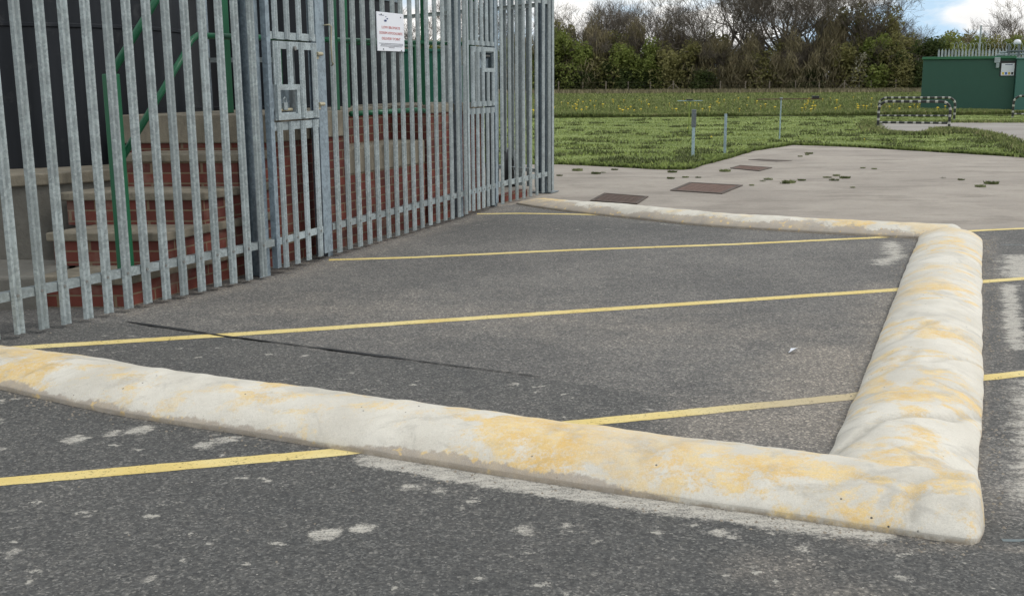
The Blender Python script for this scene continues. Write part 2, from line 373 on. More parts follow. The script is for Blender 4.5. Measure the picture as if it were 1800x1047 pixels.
tcw = wn('ShaderNodeTexCoord'); mp = wn('ShaderNodeMapping'); mp.inputs['Scale'].default_value = (1, 1, 2.4); mp.inputs['Location'].default_value = (.30, .10, .17)
nt.links.new(tcw.outputs['Generated'], mp.inputs['Vector'])
up = wn('ShaderNodeVectorMath'); up.operation = 'ADD'; up.inputs[1].default_value = (0, 0, .30); nt.links.new(tcw.outputs['Generated'], up.inputs[0]); nz_ = wn('ShaderNodeVectorMath'); nz_.operation = 'NORMALIZE'; nt.links.new(up.outputs[0], nz_.inputs[0]); nt.links.new(nz_.outputs[0], sky.inputs['Vector'])
n1 = wn('ShaderNodeTexNoise'); n1.inputs['Scale'].default_value = 6.5; n1.inputs['Detail'].default_value = 8; n1.inputs['Roughness'].default_value = .55; n1.inputs['Distortion'].default_value = .2
nt.links.new(mp.outputs[0], n1.inputs['Vector'])
cr = wn('ShaderNodeValToRGB'); cr.color_ramp.elements[0].position = .40; cr.color_ramp.elements[1].position = .51; nt.links.new(n1.outputs['Fac'], cr.inputs[0])
n2 = wn('ShaderNodeTexNoise'); n2.inputs['Scale'].default_value = 9; n2.inputs['Detail'].default_value = 6; nt.links.new(mp.outputs[0], n2.inputs['Vector'])
cc = wn('ShaderNodeValToRGB'); e = cc.color_ramp.elements; e[0].position = .35; e[0].color = (7.5, 7.5, 7.5, 1); e[1].position = .6; e[1].color = (10.4, 10.2, 9.8, 1); nt.links.new(n2.outputs['Fac'], cc.inputs[0])
skm = wn('ShaderNodeMix'); skm.data_type = 'RGBA'; skm.inputs[0].default_value = .5; skm.inputs[7].default_value = (8.0, 10.4, 11.8, 1); nt.links.new(sky.outputs[0], skm.inputs[6])
mxw = wn('ShaderNodeMix'); mxw.data_type = 'RGBA'; nt.links.new(cr.outputs[0], mxw.inputs[0]); nt.links.new(skm.outputs[2], mxw.inputs[6]); nt.links.new(cc.outputs[0], mxw.inputs[7])
nt.links.new(mxw.outputs[2], bg.inputs[0]); bg.inputs[1].default_value = .095; nt.links.new(bg.outputs[0], wo.inputs[0])
vs = SC.view_settings; vs.view_transform = 'Standard'; vs.look = 'None'; vs.gamma = 1; vs.exposure = .30; vs.use_curve_mapping = False

# ------------------------------------------------------------------ ground
def sheet(name, poly, z, mat):
    b = MB(); n = len(poly)
    a = sum(poly[i][0]*poly[(i+1) % n][1]-poly[(i+1) % n][0]*poly[i][1] for i in range(n))
    if a < 0: poly = poly[::-1]
    b.add([(x, y, z) for x, y in poly], [tuple(range(n))])
    return tag(b.build(name, mat), kind='structure')
sheet('ground', [(-900, -300), (900, -300), (900, 1500), (-900, 1500)], -.05, M['meadow'])
sheet('road', [(-25, 8), (-25, 22.5), (.9, 21.6), (3.1, 20.2), (3.6, 21.2), (5.4, 25.2), (6.87, 27.4), (8.1, 26.4), (10.4, 22.8), (14, 18), (60, 14), (60, 8)], -.004, M['road'])
# turf: raised a little above the road with a rolled edge
edge = [(-25, 22), (-12, 21.6), (-4, 21.35), (.88, 20.99), (1.7, 20.5), (2.5, 19.8), (3.08, 19.5), (3.3, 19.8), (3.57, 20.45), (4.5, 22.4), (5.4, 24.4), (6.2, 25.6), (6.87, 26.6), (7.4, 26.2), (8.07, 25.6), (9.3, 23.7), (10.38, 21.94), (10.6, 21.6), (11.2, 23.2), (14, 17.6), (60, 14.4)]
fe = []
for (a, b) in zip(edge[:-1], edge[1:]):
    n = max(1, int(math.dist(a, b)/.25)) if a[0] > -5 and b[0] < 15 else 3
    for k in range(n):
        t = k/n; x = a[0]+(b[0]-a[0])*t; y = a[1]+(b[1]-a[1])*t
        fe.append((x, y + .12*mnoise.noise((x*2.1, y*2.1, 3))))
fe.append(edge[-1])
b = MB(); n = len(fe); rows = [(0, -.02), (.08, .02), (.4, .035)]
v = [(x, y+dy, z) for dy, z in rows for x, y in fe] + [(x, 46.+.5*mnoise.noise((x*.2, 0, 0)), .035) for x, y in fe]
b.add(v, [(r*n+i, r*n+i+1, (r+1)*n+i+1, (r+1)*n+i) for r in range(3) for i in range(n-1)])
tag(b.build('lawn', M['turf']), kind='structure')
b = MB(); xs = np.linspace(-60, 110, 60)
b.add([(x, 45.4, .036) for x in xs] + [(x, 46.2, .10) for x in xs] + [(x, 190, .10) for x in xs], [(r*60+i, r*60+i+1, (r+1)*60+i+1, (r+1)*60+i) for r in range(2) for i in range(59)])
tag(b.build('meadow', M['meadow']), kind='structure')
PATH = [(10.45, 21.2), (11.26, 23.8), (12.3, 27.0), (13.05, 29.64), (13.4, 32.), (13.2, 33.2), (12.1, 31.0), (11.57, 29.9), (10.9, 30.6), (10.6, 31.5), (11.5, 35), (12.6, 38.3), (15.16, 37.9), (17.6, 37.4), (24, 36.6), (40, 34), (40, 12), (13, 16.5)]
sheet('path', PATH, .046, M['path'])
sheet('pad', [(2.0, 48.6), (3.2, 50), (5.2, 49.4), (4.2, 47.6)], .12, M['path'])

# yard: fine grid carrying where paint, dust and the resurfaced strip lie
def segd(X, Y, a, b):
    ax, ay = a; bx, by = b; dx, dy = bx-ax, by-ay; t = np.clip(((X-ax)*dx+(Y-ay)*dy)/(dx*dx+dy*dy), 0, 1)
    return np.hypot(X-ax-t*dx, Y-ay-t*dy)
def pold(X, Y, pts):
    d = np.full(X.shape, 1e9)
    for a, b2 in zip(pts[:-1], pts[1:]): d = np.minimum(d, segd(X, Y, a, b2))
    return d
NEAR = [(-3.62, 6.32), (-2.62, 5.83), (-1.85, 5.36), (-.745, 4.87), (.345, 4.36), (1.2, 4.0), (1.755, 3.77)]
RIGHT = [(1.40, 3.78), (2.05, 5.22), (2.82, 7.03), (3.62, 8.9), (4.28, 10.42), (4.47, 10.86)]
FAR = [(.22, 14.42), (.48, 13.98), (.83, 13.5), (1.23, 13.08), (2.33, 12.02), (3.64, 11.30), (4.3, 11.0), (4.62, 10.9)]
NFRONT = [(-2.74, 5.56), (-1.97, 5.09), (-.87, 4.64), (-.45, 4.35), (.22, 4.05), (1.1, 3.7)]
xs = np.arange(-7, 8.001, .045); ys = np.arange(.5, 14.6, .045)
X, Y = np.meshgrid(xs, ys); 
spill = np.zeros(X.shape); dust = np.zeros(X.shape); dark = np.zeros(X.shape)
def band(d, w): return np.clip(1-d/w, 0, 1)
spill = np.maximum(spill, .84*band(pold(X, Y, [(-.62, 4.42), (-.45, 4.34), (.22, 4.02), (1.0, 3.72), (1.3, 3.62)]), .17)**.8)
spill = np.maximum(spill, .42*band(pold(X, Y, [(-2.0, 5.05), (-1., 4.6), (-.5, 4.2), (.3, 3.8), (1.4, 3.45)]), .42))
spill = np.maximum(spill, .62*band(pold(X, Y, [(2.0, 3.9), (2.45, 4.9), (2.85, 5.7)]), .42))
spill = np.maximum(spill, .50*band(pold(X, Y, [(2.2, 3.9), (2.9, 5.3)]), .8))
spill = np.maximum(spill, .70*band(pold(X, Y, [(3.05, 6.3), (3.5, 7.4), (3.9, 8.3)]), .22))
spill = np.maximum(spill, .74*band(pold(X, Y, [(4.2, 8.7), (4.6, 9.6)]), .55))
spill = np.maximum(spill, .55*band(pold(X, Y, [(4.2, 8.4), (5.4, 9.7)]), .6))
spill = np.maximum(spill, .66*band(pold(X, Y, [(3.25, 9.35), (3.5, 9.7), (3.74, 10.55)]), .36)**.9)
spill = np.maximum(spill, .55*band(pold(X, Y, [(1.3, 12.35), (1.9, 11.9)]), .2))
for (x, y, r, s) in [(-.68, 3.64, .11, .8), (-.55, 3.70, .10, .8), (-1.85, 3.42, .10, .75), (-1.75, 3.5, .08, .7), (-2.0, 4.72, .13, .72), (-1.75, 4.85, .13, .72), (-1.87, 4.8, .1, .7), (-1.38, 4.62, .14, .72), (-1.3, 4.7, .1, .7),
                     (.05, 3.66, .13, .66), (.2, 3.7, .1, .66), (-.42, 4.1, .1, .7), (-.28, 4.05, .07, .7), (.3, 3.55, .06, .7), (-1.2, 3.3, .06, .7), (-2.3, 4.6, .08, .7), (-.1, 3.3, .05, .7), (.7, 3.3, .05, .7), (-.9, 4.25, .06, .68), (-1.6, 3.85, .06, .68), (.75, 3.62, .1, .7), (1.0, 3.5, .08, .7)]:
    spill = np.maximum(spill, .90*s*np.clip(1.25-np.hypot((X-x), (Y-y))/r, 0, 1))
spill = np.maximum(spill, .27)
spill = np.where(Y > 4.6 + 0*X, np.where(spill <= .27, .12, spill), spill)
seam = [(-2.63, 7.18), (-1.82, 6.72), (-.67, 6.14), (.15, 5.71), (.6, 5.48), (.87, 5.3)]
# the strip between seam and near bund was resurfaced darker
sx = np.array([p[0] for p in seam]); sy = np.array([p[1] for p in seam])
below = np.clip((np.interp(X, sx, sy) - Y)/.03, 0, 1) * np.clip((1.15-X)/.5, 0, 1) * (Y > np.interp(X, [p[0] for p in NEAR], [p[1] for p in NEAR]))
dark = np.maximum(dark, below*.58)
dark = np.maximum(dark, np.clip((np.interp(X, [p[0] for p in NEAR], [p[1] for p in NEAR]) - Y)/.1, 0, 1)*.75)
dark = np.maximum(dark, .6*band(pold(X, Y, [(-1.2, 12.2), (1.5, 11.6)]), 1.2))
dark = np.maximum(dark, .6*band(pold(X, Y, [(2.6, 5.), (5.5, 10.8), (9, 11)]), 1.2))
dust = np.maximum(dust, .95*band(pold(X, Y, [(1.15, 4.9), (1.45, 4.85), (1.9, 6.1)]), .75))
dust = np.maximum(dust, .6*band(pold(X, Y, [(1.45, 4.6), (2.9, 8.2)]), .5))
dust = np.maximum(dust, .55*band(pold(X, Y, [(-2.7, 7.5), (-1.85, 8.9), (-1.5, 9.9), (-.4, 12.9), (0, 13.8)]), .45))
dust = np.maximum(dust, .50*band(pold(X, Y, [(-1.6, 7.7), (.8, 7.0), (1.8, 6.6)]), 1.5))
dust = np.maximum(dust, .45*band(pold(X, Y, [(1.95, 3.8), (4.6, 10.2)]), .12))
dust = np.maximum(dust, .55*band(pold(X, Y, [(.9, 3.3), (1.2, 2.9)]), .5))
for ln in (NEAR, RIGHT, FAR): dust = np.maximum(dust, .55*band(np.abs(pold(X, Y, ln)-.30), .07))
ny, nx = X.shape
vv = np.stack([X.ravel(), Y.ravel(), np.zeros(X.size)], 1)
idx = np.arange(X.size).reshape(ny, nx)
ff = np.stack([idx[:-1, :-1], idx[:-1, 1:], idx[1:, 1:], idx[1:, :-1]], -1).reshape(-1, 4)
# keep the cells on the camera side of the line along the far bund
bx = [-7, -.5, -.12, .22, .83, 2.33, 4.42, 5.0, 5.9, 8.1]; by = [13.6, 13.6, 13.9, 14.38, 13.5, 12.02, 11.05, 11.42, 11.62, 11.75]
cx = vv[ff].mean(1); keep = cx[:, 1] < np.interp(cx[:, 0], bx, by)
yard = npmesh('yard', vv, ff[keep], M['asphalt']); tag(yard, kind='structure')
for nme, arr in (('spill', spill), ('dust', dust), ('dark', dark)):
    a = yard.data.attributes.new(nme, 'FLOAT', 'POINT'); a.data.foreach_set('value', arr.ravel().astype(np.float32))
sheet('yard_apron', [(-60, -40), (60, -40), (60, 11.2), (8.05, 11.2), (8.05, .48), (-7.05, .48), (-7.05, 13.5), (-60, 13.5)], -.002, M['asphalt'])

# ------------------------------------------------------------------ bund
CREASES = [([(1.36, 4.30), (1.62, 4.55), (1.95, 4.62), (2.2, 4.85)], .030, .024), ([(1.75, 5.35), (2.02, 5.45), (2.2, 5.72)], .035, .014), ([(2.62, 5.75), (2.45, 5.68), (2.2, 5.5)], .02, .018), ([(1.95, 5.98), (2.25, 6.1), (2.5, 6.4)], .04, .014),
           ([(1.42, 3.62), (1.5, 3.80), (1.62, 3.86), (1.76, 3.80)], .028, .018), ([(1.1, 3.78), (1.3, 3.86), (1.45, 3.84)], .03, .010), ([(-2.62, 5.58), (-2.4, 5.8), (-1.9, 5.62), (-1.5, 5.4)], .028, .016), ([(-1.2, 4.9), (-1.0, 5.05), (-.6, 4.95)], .03, .010), ([(.5, 4.1), (.7, 4.3), (1.0, 4.22)], .03, .010)]
def crease(x, y):
    r = 0.
    for pts, w_, dp in CREASES:
        if abs(x-pts[1][0]) > 1 or abs(y-pts[1][1]) > 1: continue
        for a, b2 in zip(pts[:-1], pts[1:]):
            dx, dy = b2[0]-a[0], b2[1]-a[1]; t = max(0, min(1, ((x-a[0])*dx+(y-a[1])*dy)/(dx*dx+dy*dy))); d = math.hypot(x-a[0]-t*dx, y-a[1]-t*dy) + .012*mnoise.noise((x*6, y*6, 0))
            r = max(r, dp*math.exp(-(d/w_)**2))
    return r
def loft(name, center, hw, h, taper0, taper1, bare, seed, hprof=None, ends=(.1, .1)):
    P = [Vector((x, y, 0)) for x, y in center]
    # arc length resample with smoothing
    L = [0.]
    for a, b2 in zip(P[:-1], P[1:]): L.append(L[-1] + (b2-a).length)
    tot = L[-1]; n = int(tot/.022); m = 44; V = []; att_y = []; att_b = []
    px = np.interp(np.linspace(0, tot, n), L, [p.x for p in P]); py = np.interp(np.linspace(0, tot, n), L, [p.y for p in P])
    k = 21; ker = np.ones(k)/k
    def sm(a): return np.convolve(np.concatenate([a[0]+(a[1]-a[0])*np.arange(-k//2+1, 0), a, a[-1]+(a[-1]-a[-2])*np.arange(1, k//2+1)]), ker, 'same')[k//2:k//2+len(a)]
    px, py = sm(px), sm(py)
    tx, ty = np.gradient(px), np.gradient(py); tl = np.hypot(tx, ty); tx, ty = tx/tl, ty/tl
    for i in range(n):
        s = i/(n-1)*tot
        e = 1.
        if s < ends[0]: e = min(e, math.sqrt(max(0, 1-(1-s/ends[0])**2)))
        if tot-s < ends[1]: e = min(e, math.sqrt(max(0, 1-(1-(tot-s)/ends[1])**2)))
        hs = h*(hprof(s/tot) if hprof else 1)
        for j in range(m+1):
            ph = math.pi*j/m; c, q = math.cos(ph), math.sin(ph)
            if j == 0 or j == m: tt = 1. if j == 0 else -1.; z = 0.
            else:
                tt = math.cos(math.pi*(j-1)/(m-2)); z = .034 + (hs-.034)*max(0., 1-abs(tt)**2.15)**.80
            u = tt*hw; q = min(1., z/hs*1.3)
            x0 = px[i]-ty[i]*u; y0 = py[i]+tx[i]*u
            wob = .010*mnoise.noise((x0*1.7+seed, y0*1.7, 0)) + .010*mnoise.noise((x0*5+seed, y0*5, 1))
            lump = .0075*mnoise.noise((x0*2.3, y0*2.3, seed)) + .006*mnoise.noise((x0*9, y0*9, seed))
            rd = mnoise.noise((x0*2.2+y0*.9, y0*2.2-x0*.9+seed, 5)); lump -= .005*max(0, 1-abs(rd)/.07)*max(0, mnoise.noise((x0*1.1, y0*1.1, 9+seed)))
            lump -= crease(x0, y0)*.75
            uu_ = (u*(1+wob*2))*(.45+.55*e)
            V.append((px[i]-ty[i]*uu_, py[i]+tx[i]*uu_, (z+lump*q)*e - .012))
            att_b.append(bare(s/tot, u/hw)); att_y.append(0)
    Fq = [(i*(m+1)+j, i*(m+1)+j+1, (i+1)*(m+1)+j+1, (i+1)*(m+1)+j) for i in range(n-1) for j in range(m)]
    b = MB(); b.add(V, Fq); b.add([V[j] for j in range(m+1)], [tuple(range(m+1))]); b.add([V[(n-1)*(m+1)+j] for j in range(m+1)], [tuple(range(m+1))[::-1]])
    return b, V, att_b
bund = empty('concrete_bund', (0, 0, 0))
tag(bund, 'long low rounded concrete bund in worn white and yellow paint around the delivery bay', 'bund')
def yfield(x, y):
    yv = 0.
    for (cx_, cy_, r, s) in [(-3.2, 6.1, .9, .75), (.15, 4.3, .45, .8), (.5, 4.15, .4, .6), (1.0, 4.0, .3, .5), (1.36, 3.95, .3, .45), (1.2, 3.68, .16, .6), (-1.1, 5.2, .3, .4), (2.35, 6.4, .35, .5), (1.9, 5.0, .35, .35), (2.9, 7.6, .4, .45), (3.7, 9.2, .6, .4), (4.2, 10.5, .5, .3), (.5, 14.0, .5, .8), (2.6, 11.9, .5, .3), (3.4, 11.4, .4, .2), (4.1, 11.1, .2, .7)]:
        yv = max(yv, s*max(0, 1.2-math.hypot(x-cx_, y-cy_)/r))
    return min(yv, 1.)-.06
for args in [(NEAR, .30, .146, 0, 0, (lambda s, u: (1. if u < 0 else .1)*min(1, max(0, (s-.1)/.1))*min(1, max(0, (.92-s)/.15))), 1., (lambda s: .62+.38*min(1, s/.35)), (.3, .06)),
             (RIGHT, .295, .147, 0, 0, (lambda s, u: .75 if u < -.5 else .0), 4., (lambda s: 1.), (.05, .28)),
             (FAR, .28, .135, 0, 0, (lambda s, u: 1.45 if abs(u) > .2 else .0), 7., (lambda s: .55+.45*min(1, s/.3)), (.35, .12))]:
    b, V, ab = loft('bund_arm', *args[:5], args[5], args[6], args[7], args[8])
    o = b.build('bund_arm', M['bund'], bund, smooth=True)
    a = o.data.attributes.new('bare', 'FLOAT', 'POINT'); ab = ab + [0.]*(len(o.data.vertices)-len(ab)); a.data.foreach_set('value', ab)
    a = o.data.attributes.new('yellow', 'FLOAT', 'POINT'); a.data.foreach_set('value', [yfield(p.co.x, p.co.y) for p in o.data.vertices])
    a = o.data.attributes.new('crease', 'FLOAT', 'POINT'); a.data.foreach_set('value', [crease(p.co.x, p.co.y)/.02 for p in o.data.vertices])

# ------------------------------------------------------------------ painted lines
def ribbon(name, pts, wd, z, mat, seed=0, wob=.008, taper=False):
    L = [0.]
    for a, b2 in zip(pts[:-1], pts[1:]): L.append(L[-1]+math.dist(a, b2))
    n = max(2, int(L[-1]/.05)); s = np.linspace(0, L[-1], n); px = np.interp(s, L, [p[0] for p in pts]); py = np.interp(s, L, [p[1] for p in pts])
    tx, ty = np.gradient(px), np.gradient(py); tl = np.hypot(tx, ty); tx, ty = tx/tl, ty/tl
    V = []; E = []
    for i in range(n):
        wv = wd/2*(1 if not taper else min(1, .35+abs(mnoise.noise((s[i]*1.3, seed, 0)))*1.8)*min(1, (L[-1]-s[i])/1.2+.1))
        for k, q in enumerate((-1, -.8, .8, 1)):
            o = q*wv + wob*mnoise.noise((s[i]*3, q*5+seed, 2)) + wob*mnoise.noise((s[i]*14, q*7+seed, 4))
            V.append((px[i]-ty[i]*o, py[i]+tx[i]*o, z)); E.append(0. if abs(q) == 1 else 1.)
    b = MB(); b.add(V, [(i*4+k, (i+1)*4+k, (i+1)*4+k+1, i*4+k+1) for i in range(n-1) for k in range(3)])
    o = b.build(name, mat)
    a = o.data.attributes.new('edge', 'FLOAT', 'POINT'); a.data.foreach_set('value', E)
    return o
g = 'yellow lines painted across the yard'
tag(ribbon('painted_line', [(-3.6, 3.88), (-2.12, 4.18), (-.76, 4.52), (.24, 4.88), (1.72, 5.30), (2.49, 5.62), (2.9, 5.75), (6, 6.55)], .105, .0018, M['line'], 1), 'yellow painted line running under the near bund arm from the foreground tarmac', 'road marking', g)
tag(ribbon('painted_line', [(-3.7, 6.32), (-3.15, 6.44), (-1.85, 6.77), (.3, 7.38), (2.93, 8.12), (3.79, 8.45), (4.2, 8.58), (7, 9.4)], .11, .0018, M['line'], 2), 'long yellow painted line crossing the tar seam in the middle of the bay', 'road marking', g)
tag(ribbon('painted_line', [(-1.67, 9.72), (-.9, 9.83), (.55, 10.2), (2.2, 10.5), (3.67, 10.87), (5.0, 11.36), (5.9, 11.58), (7.5, 11.7)], .10, .0018, M['line'], 3), 'yellow painted line starting at the right post of the near gate', 'road marking', g)
tag(ribbon('painted_line', [(-.42, 13.1), (.1, 13.12), (.83, 12.98), (1.1, 12.9)], .10, .0018, M['line'], 4), 'short yellow painted line between the far gate and the far bund arm', 'road marking', g)
tag(ribbon('tar_seam', seam[:4], .036, .006, M['tar'], 5, .012, True), 'thin black tar seam running from the brick step corner across the tarmac', 'tar seam')
tag(ribbon('chalk_line', [(4.75, 10.35), (5.2, 10.3), (5.6, 10.3), (6.6, 10.25)], .025, .0015, M['chalk'], 6), 'thin whitish line on tarmac right of the bund beside the far corner', 'chalk line')
tag(ribbon('chalk_line', [(1.72, 3.55), (1.95, 3.545), (2.4, 3.53), (3.4, 3.5)], .022, .0015, M['chalk'], 7), 'thin pale blue line on tarmac at the nearest bund corner', 'chalk line')

# ------------------------------------------------------------------ palisade fence
def angle(a, b2): return math.atan2(b2[1]-a[1], b2[0]-a[0])
def pale_mb(z0, z1, pointed=True, hw=.040):
    q = hw/.04
    prof = [(-.040*q, 0), (-.028*q, -.017), (-.012*q, -.017), (0, -.007), (.012*q, -.017), (.028*q, -.017), (.040*q, 0)]
    n = len(prof); V = []
    tops = [z1-.1, z1-.03, z1-.03, z1, z1-.03, z1-.03, z1-.1] if pointed else [z1]*n
    for (x, y) in prof: V.append((x, y, z0))
    for (x, y), z in zip(prof, tops): V.append((x, y, z))
    for (x, y) in prof: V.append((x*.97, y+.004, z0))
    for (x, y), z in zip(prof, tops): V.append((x*.97, y+.004, z))
    f = []
    for i in range(n-1):
        f += [(i, i+1, n+i+1, n+i), (2*n+i+1, 2*n+i, 3*n+i, 3*n+i+1), (i+1, i, 2*n+i, 2*n+i+1), (n+i, n+i+1, 3*n+i+1, 3*n+i)]
    f += [(0, n, 3*n, 2*n), (n-1, 3*n-1, 4*n-1, 2*n-1)]
    return MB().add(V, f)
PALE = None
def add_pale(parent, x, z0=.03, z1=3.0):
    global PALE
    if PALE is None:
        PALE = pale_mb(.0, 2.97).build('pale', M['galv'], parent); o = PALE
    else: o = dup(PALE, parent)
    o.location = (x + random.uniform(-.004, .004), -.004, z0 + random.uniform(-.006, .006)); o.rotation_euler = (random.uniform(-.002, .002), random.uniform(-.0025, .0025), random.uniform(-.03, .03))
    return o
BOLT = None
def bolts(parent, xs_, z):
    global BOLT
    for x in xs_:
        if BOLT is None:
            BOLT = MB().tube([(0, 0, 0), (0, -.010, 0)], .011, 6).build('bolt', M['bolt'], parent); o = BOLT
        else: o = dup(BOLT, parent)
        o.location = (x, -.0135, z)
def rail_mb(x0, x1, z):
    b = MB(); b.box(x0, x1, .004, .010, z, z+.058); b.box(x0, x1, .0102, .062, z+.0525, z+.058); return b
def ibeam(b, x0, x1, y0, y1, z0, z1, t=.011):
    xm = (x0+x1)/2
    b.box(x0, x1, y0, y0+t, z0, z1); b.box(x0, x1, y1-t, y1, z0, z1); b.box(xm-t/2, xm+t/2, y0+t+.0005, y1-t-.0005, z0, z1)
    return b
def panel(A, B, xs_, label, posts, rails=True, z0=.03):
    L = math.dist(A, B); e = empty('palisade_fence', (*A, 0), angle(A, B))
    tag(e, label, 'fence', 'palisade fence panels round the compound')
    for z in (.252, 2.62): rail_mb(.012 if posts else 0, L-.012, z).build('rail', M['galv'], e)
    for x in xs_: add_pale(e, x, z0)
    bolts(e, xs_, .282)
    for (x0, x1, y0, y1) in posts: ibeam(MB(), x0, x1, y0, y1, 0, 3.0).build('post', M['galv_post'], e)
    return e, L
PA = (-3.92, 5.27); G1L = (-1.97, 8.93); G1R = (-1.65, 9.88); G2L = (-.51, 12.88); G2R = (-.16, 13.81); END = (.60, 15.60)
L0 = math.dist(PA, G1L); n0 = 22
pL, _ = panel(PA, G1L, [L0-.175-k*.1795 for k in range(n0)], 'long galvanised palisade fence panel in front of the brick steps', [(L0-.145, L0-.012, .064, .19)])
Lm = math.dist(G1R, G2L); nm = 16
pM, _ = panel(G1R, G2L, [.10+k*(Lm-.2)/(nm-1) for k in range(nm)], 'galvanised palisade fence panel between the two gates carrying the white notice', [(.012, .10, .064, .19), (Lm-.09, Lm-.012, .064, .19)])
Le = math.dist(G2R, END); ne = 8
pE, _ = panel(G2R, END, [.11+k*(Le-.27)/(ne-1) for k in range(ne)], 'short galvanised palisade fence panel ending at a post on a base plate', [(.012, .10, .064, .19)])
b = MB(); ibeam(b, Le-.10, Le+.045, .064, .20, .0142, 3.0); b.build('post', M['galv_post'], pE)
b = MB(); b.box(Le-.075, Le-.002, -.02, .0638, .03, 3.0); b.build('post_cover', M['galv'], pE)
b = MB(); b.box(Le-.17, Le+.15, -.04, .28, .002, .014); b.build('base_plate', M['dark_galv'], pE)
RET = (END[0]-.035-.62*4.2, END[1]+.22+.785*4.2)
RA = (END[0]-.035, END[1]+.22)
pR, Lr = panel(RA, RET, [.12+k*.19 for k in range(14)], 'galvanised palisade fence return seen through the end panel, running back from the post', [(Lr_ := 4.1, 4.2, .064, .19)])

# gates
def gate(A, B, label, hatch):
    L = math.dist(A, B); e = empty('palisade_gate', (*A, 0), angle(A, B)); tag(e, label, 'gate', 'gates in the palisade fence')
    mg = M['galv_gate']; x0, x1 = .012, L-.012
    MB().box(x0, x0+.058, .0, .05, .06, 2.9).build('stile', M['galv_post'] if hatch == 1 else mg, e)
    MB().box(x1-(.155 if hatch == 1 else .085), x1, .0, .05, .06, 2.9).build('stile', M['galv_post'], e)
    xs_ = [.145, .335, .535, .75] if hatch == 1 else [.14, .30, .46, .62, .78]
    xb = x1-(.157 if hatch == 1 else .087)
    zb = [(.252, .312), (1.20, 1.268), (1.94 if hatch == 1 else 2.005, 2.0 if hatch == 1 else 2.06), (2.62, 2.68)]
    for (za, zc) in zb: MB().box(x0+.060, xb, .004, .014, za, zc).build('crossbar', mg, e)
    for x in xs_:
        o = pale_mb(0, zb[1][1]-.05, False, .036).build('pale', mg, e); o.location = (x, -.001, .05)
        o = pale_mb(0, 1.0, True, .036).build('pale', mg, e); o.location = (x, -.001, zb[2][0]+.004)
    bolts(e, xs_, .282); 
    # hatch panel
    hx0, hx1 = (.085, .815) if hatch == 1 else (.10, .84); hz0, hz1 = (1.283, 1.925) if hatch == 1 else (1.285, 1.99)
    h = MB(); t = .062; yb0, yb1 = -.012, .0
    h.box(hx0, hx1, yb0, yb1, hz0, hz0+t); h.box(hx0, hx1, yb0, yb1, hz1-t, hz1); h.box(hx0, hx0+.05, yb0, yb1, hz0+t+.0005, hz1-t-.0005); h.box(hx1-.05, hx1, yb0, yb1, hz0+t+.0005, hz1-t-.0005)
    hp = h.build('hatch', mg, e)
    def hpale(x, za, zc):
        o = pale_mb(0, zc-za, False, .036).build('hatch_pale', mg, hp); o.location = (x, -.014, za)
    if hatch == 1:
        for x in xs_[:2]: hpale(x, 1.555, hz1-.004)
        for x in xs_[2:]: hpale(x, hz0+.01, hz1-.004)
        f = MB(); a, c, za, zc = .092, .462, 1.290, 1.575
        f.box(a, c, -.030, -.0125, zc-.045, zc); f.box(c-.05, c, -.030, -.0125, za+.0425, zc-.0455); f.box(a, a+.05, -.030, -.0125, za+.0425, zc-.0455); f.box(a, c, -.030, -.0125, za-.004, za+.042)
        f.build('lock_frame', mg, hp)
        f = MB(); f.box(a+.03, c-.03, .06, .066, za, zc); f.build('lock_plate', M['galv_post'], hp)
        f = MB(); f.tube([(a+.07, .03, za+.075), (c-.05, .03, za+.075)], .014, 8); f.build('lock_bar', M['brass'], hp)
        f = MB(); f.box(a+.15, a+.21, .0, .025, za+.075, za+.135); f.tube([(a+.16, .012, za+.13), (a+.16, .012, za+.165), (a+.18, .012, za+.18), (a+.2, .012, za+.165), (a+.2, .012, za+.13)], .006, 6); f.build('padlock', M['galv_gate'], hp, bevel=.004)
        hz = [1.835, 1.40]
        for k, z in enumerate(hz):
            f = MB(); f.tube([(hx1-.015, -.022, z), (hx1+.075, -.022, z)], .017, 8); f.box(hx1-.01, hx1+.03, -.014, -.001, z-.045, z-.02); f.build('hinge', M['brass'], hp)
        f = MB(); f.tube([(.42, -.03, 1.872), (.42, -.012, 1.872)], .018, 8); f.build('hatch_bolt', M['bolt'], hp)
        # wire hook on the latch side
        f = MB(); f.tube([(L-.03, -.005, 2.085), (L-.01, -.05, 2.09), (L+.02, -.055, 2.075), (L+.012, -.05, 1.92), (L+.018, -.05, 1.77), (L+.045, -.05, 1.755), (L+.05, -.03, 1.735)], .0065, 6); f.build('wire_hook', M['brass'], e, smooth=True)
        f = MB(); f.box(.50, .60, .09, .10, 1.29, 1.9); f.build('inner_plate', M['dark_galv'], e)
    else:
        for x in (.145, .30): hpale(x, hz0+.01, hz1-.004)
        for x in (.46, .62, .79): hpale(x, hz0+.01, 1.715) if x != .46 else hpale(x, hz0+.01, hz1-.004)
        f = MB(); a, c, za, zc = .47, .842, 1.70, 1.985
        f.box(a, c, -.030, -.0125, zc-.045, zc); f.box(c-.05, c, -.030, -.0125, za+.0425, zc-.0455); f.box(a, a+.05, -.030, -.0125, za+.0425, zc-.0455); f.box(a, c, -.030, -.0125, za-.004, za+.042); f.build('lock_frame', mg, hp)
        f = MB(); f.tube([(a+.06, .03, za+.19), (c-.04, .03, za+.19)], .012, 8); f.build('lock_bar', M['bolt'], hp)
        f = MB(); f.box(a+.04, c-.02, .06, .066, za+.045, za+.16); f.build('lock_plate', M['galv_post'], hp)
        f = MB(); f.box(hx0+.01, hx0+.05, .052, .058, hz0+.03, hz1-.03); f.build('inner_plate', M['dark_galv'], hp)
    return e
gate(G1L, G1R, 'near palisade gate with a hatch whose padlock opening is lower left', 1)
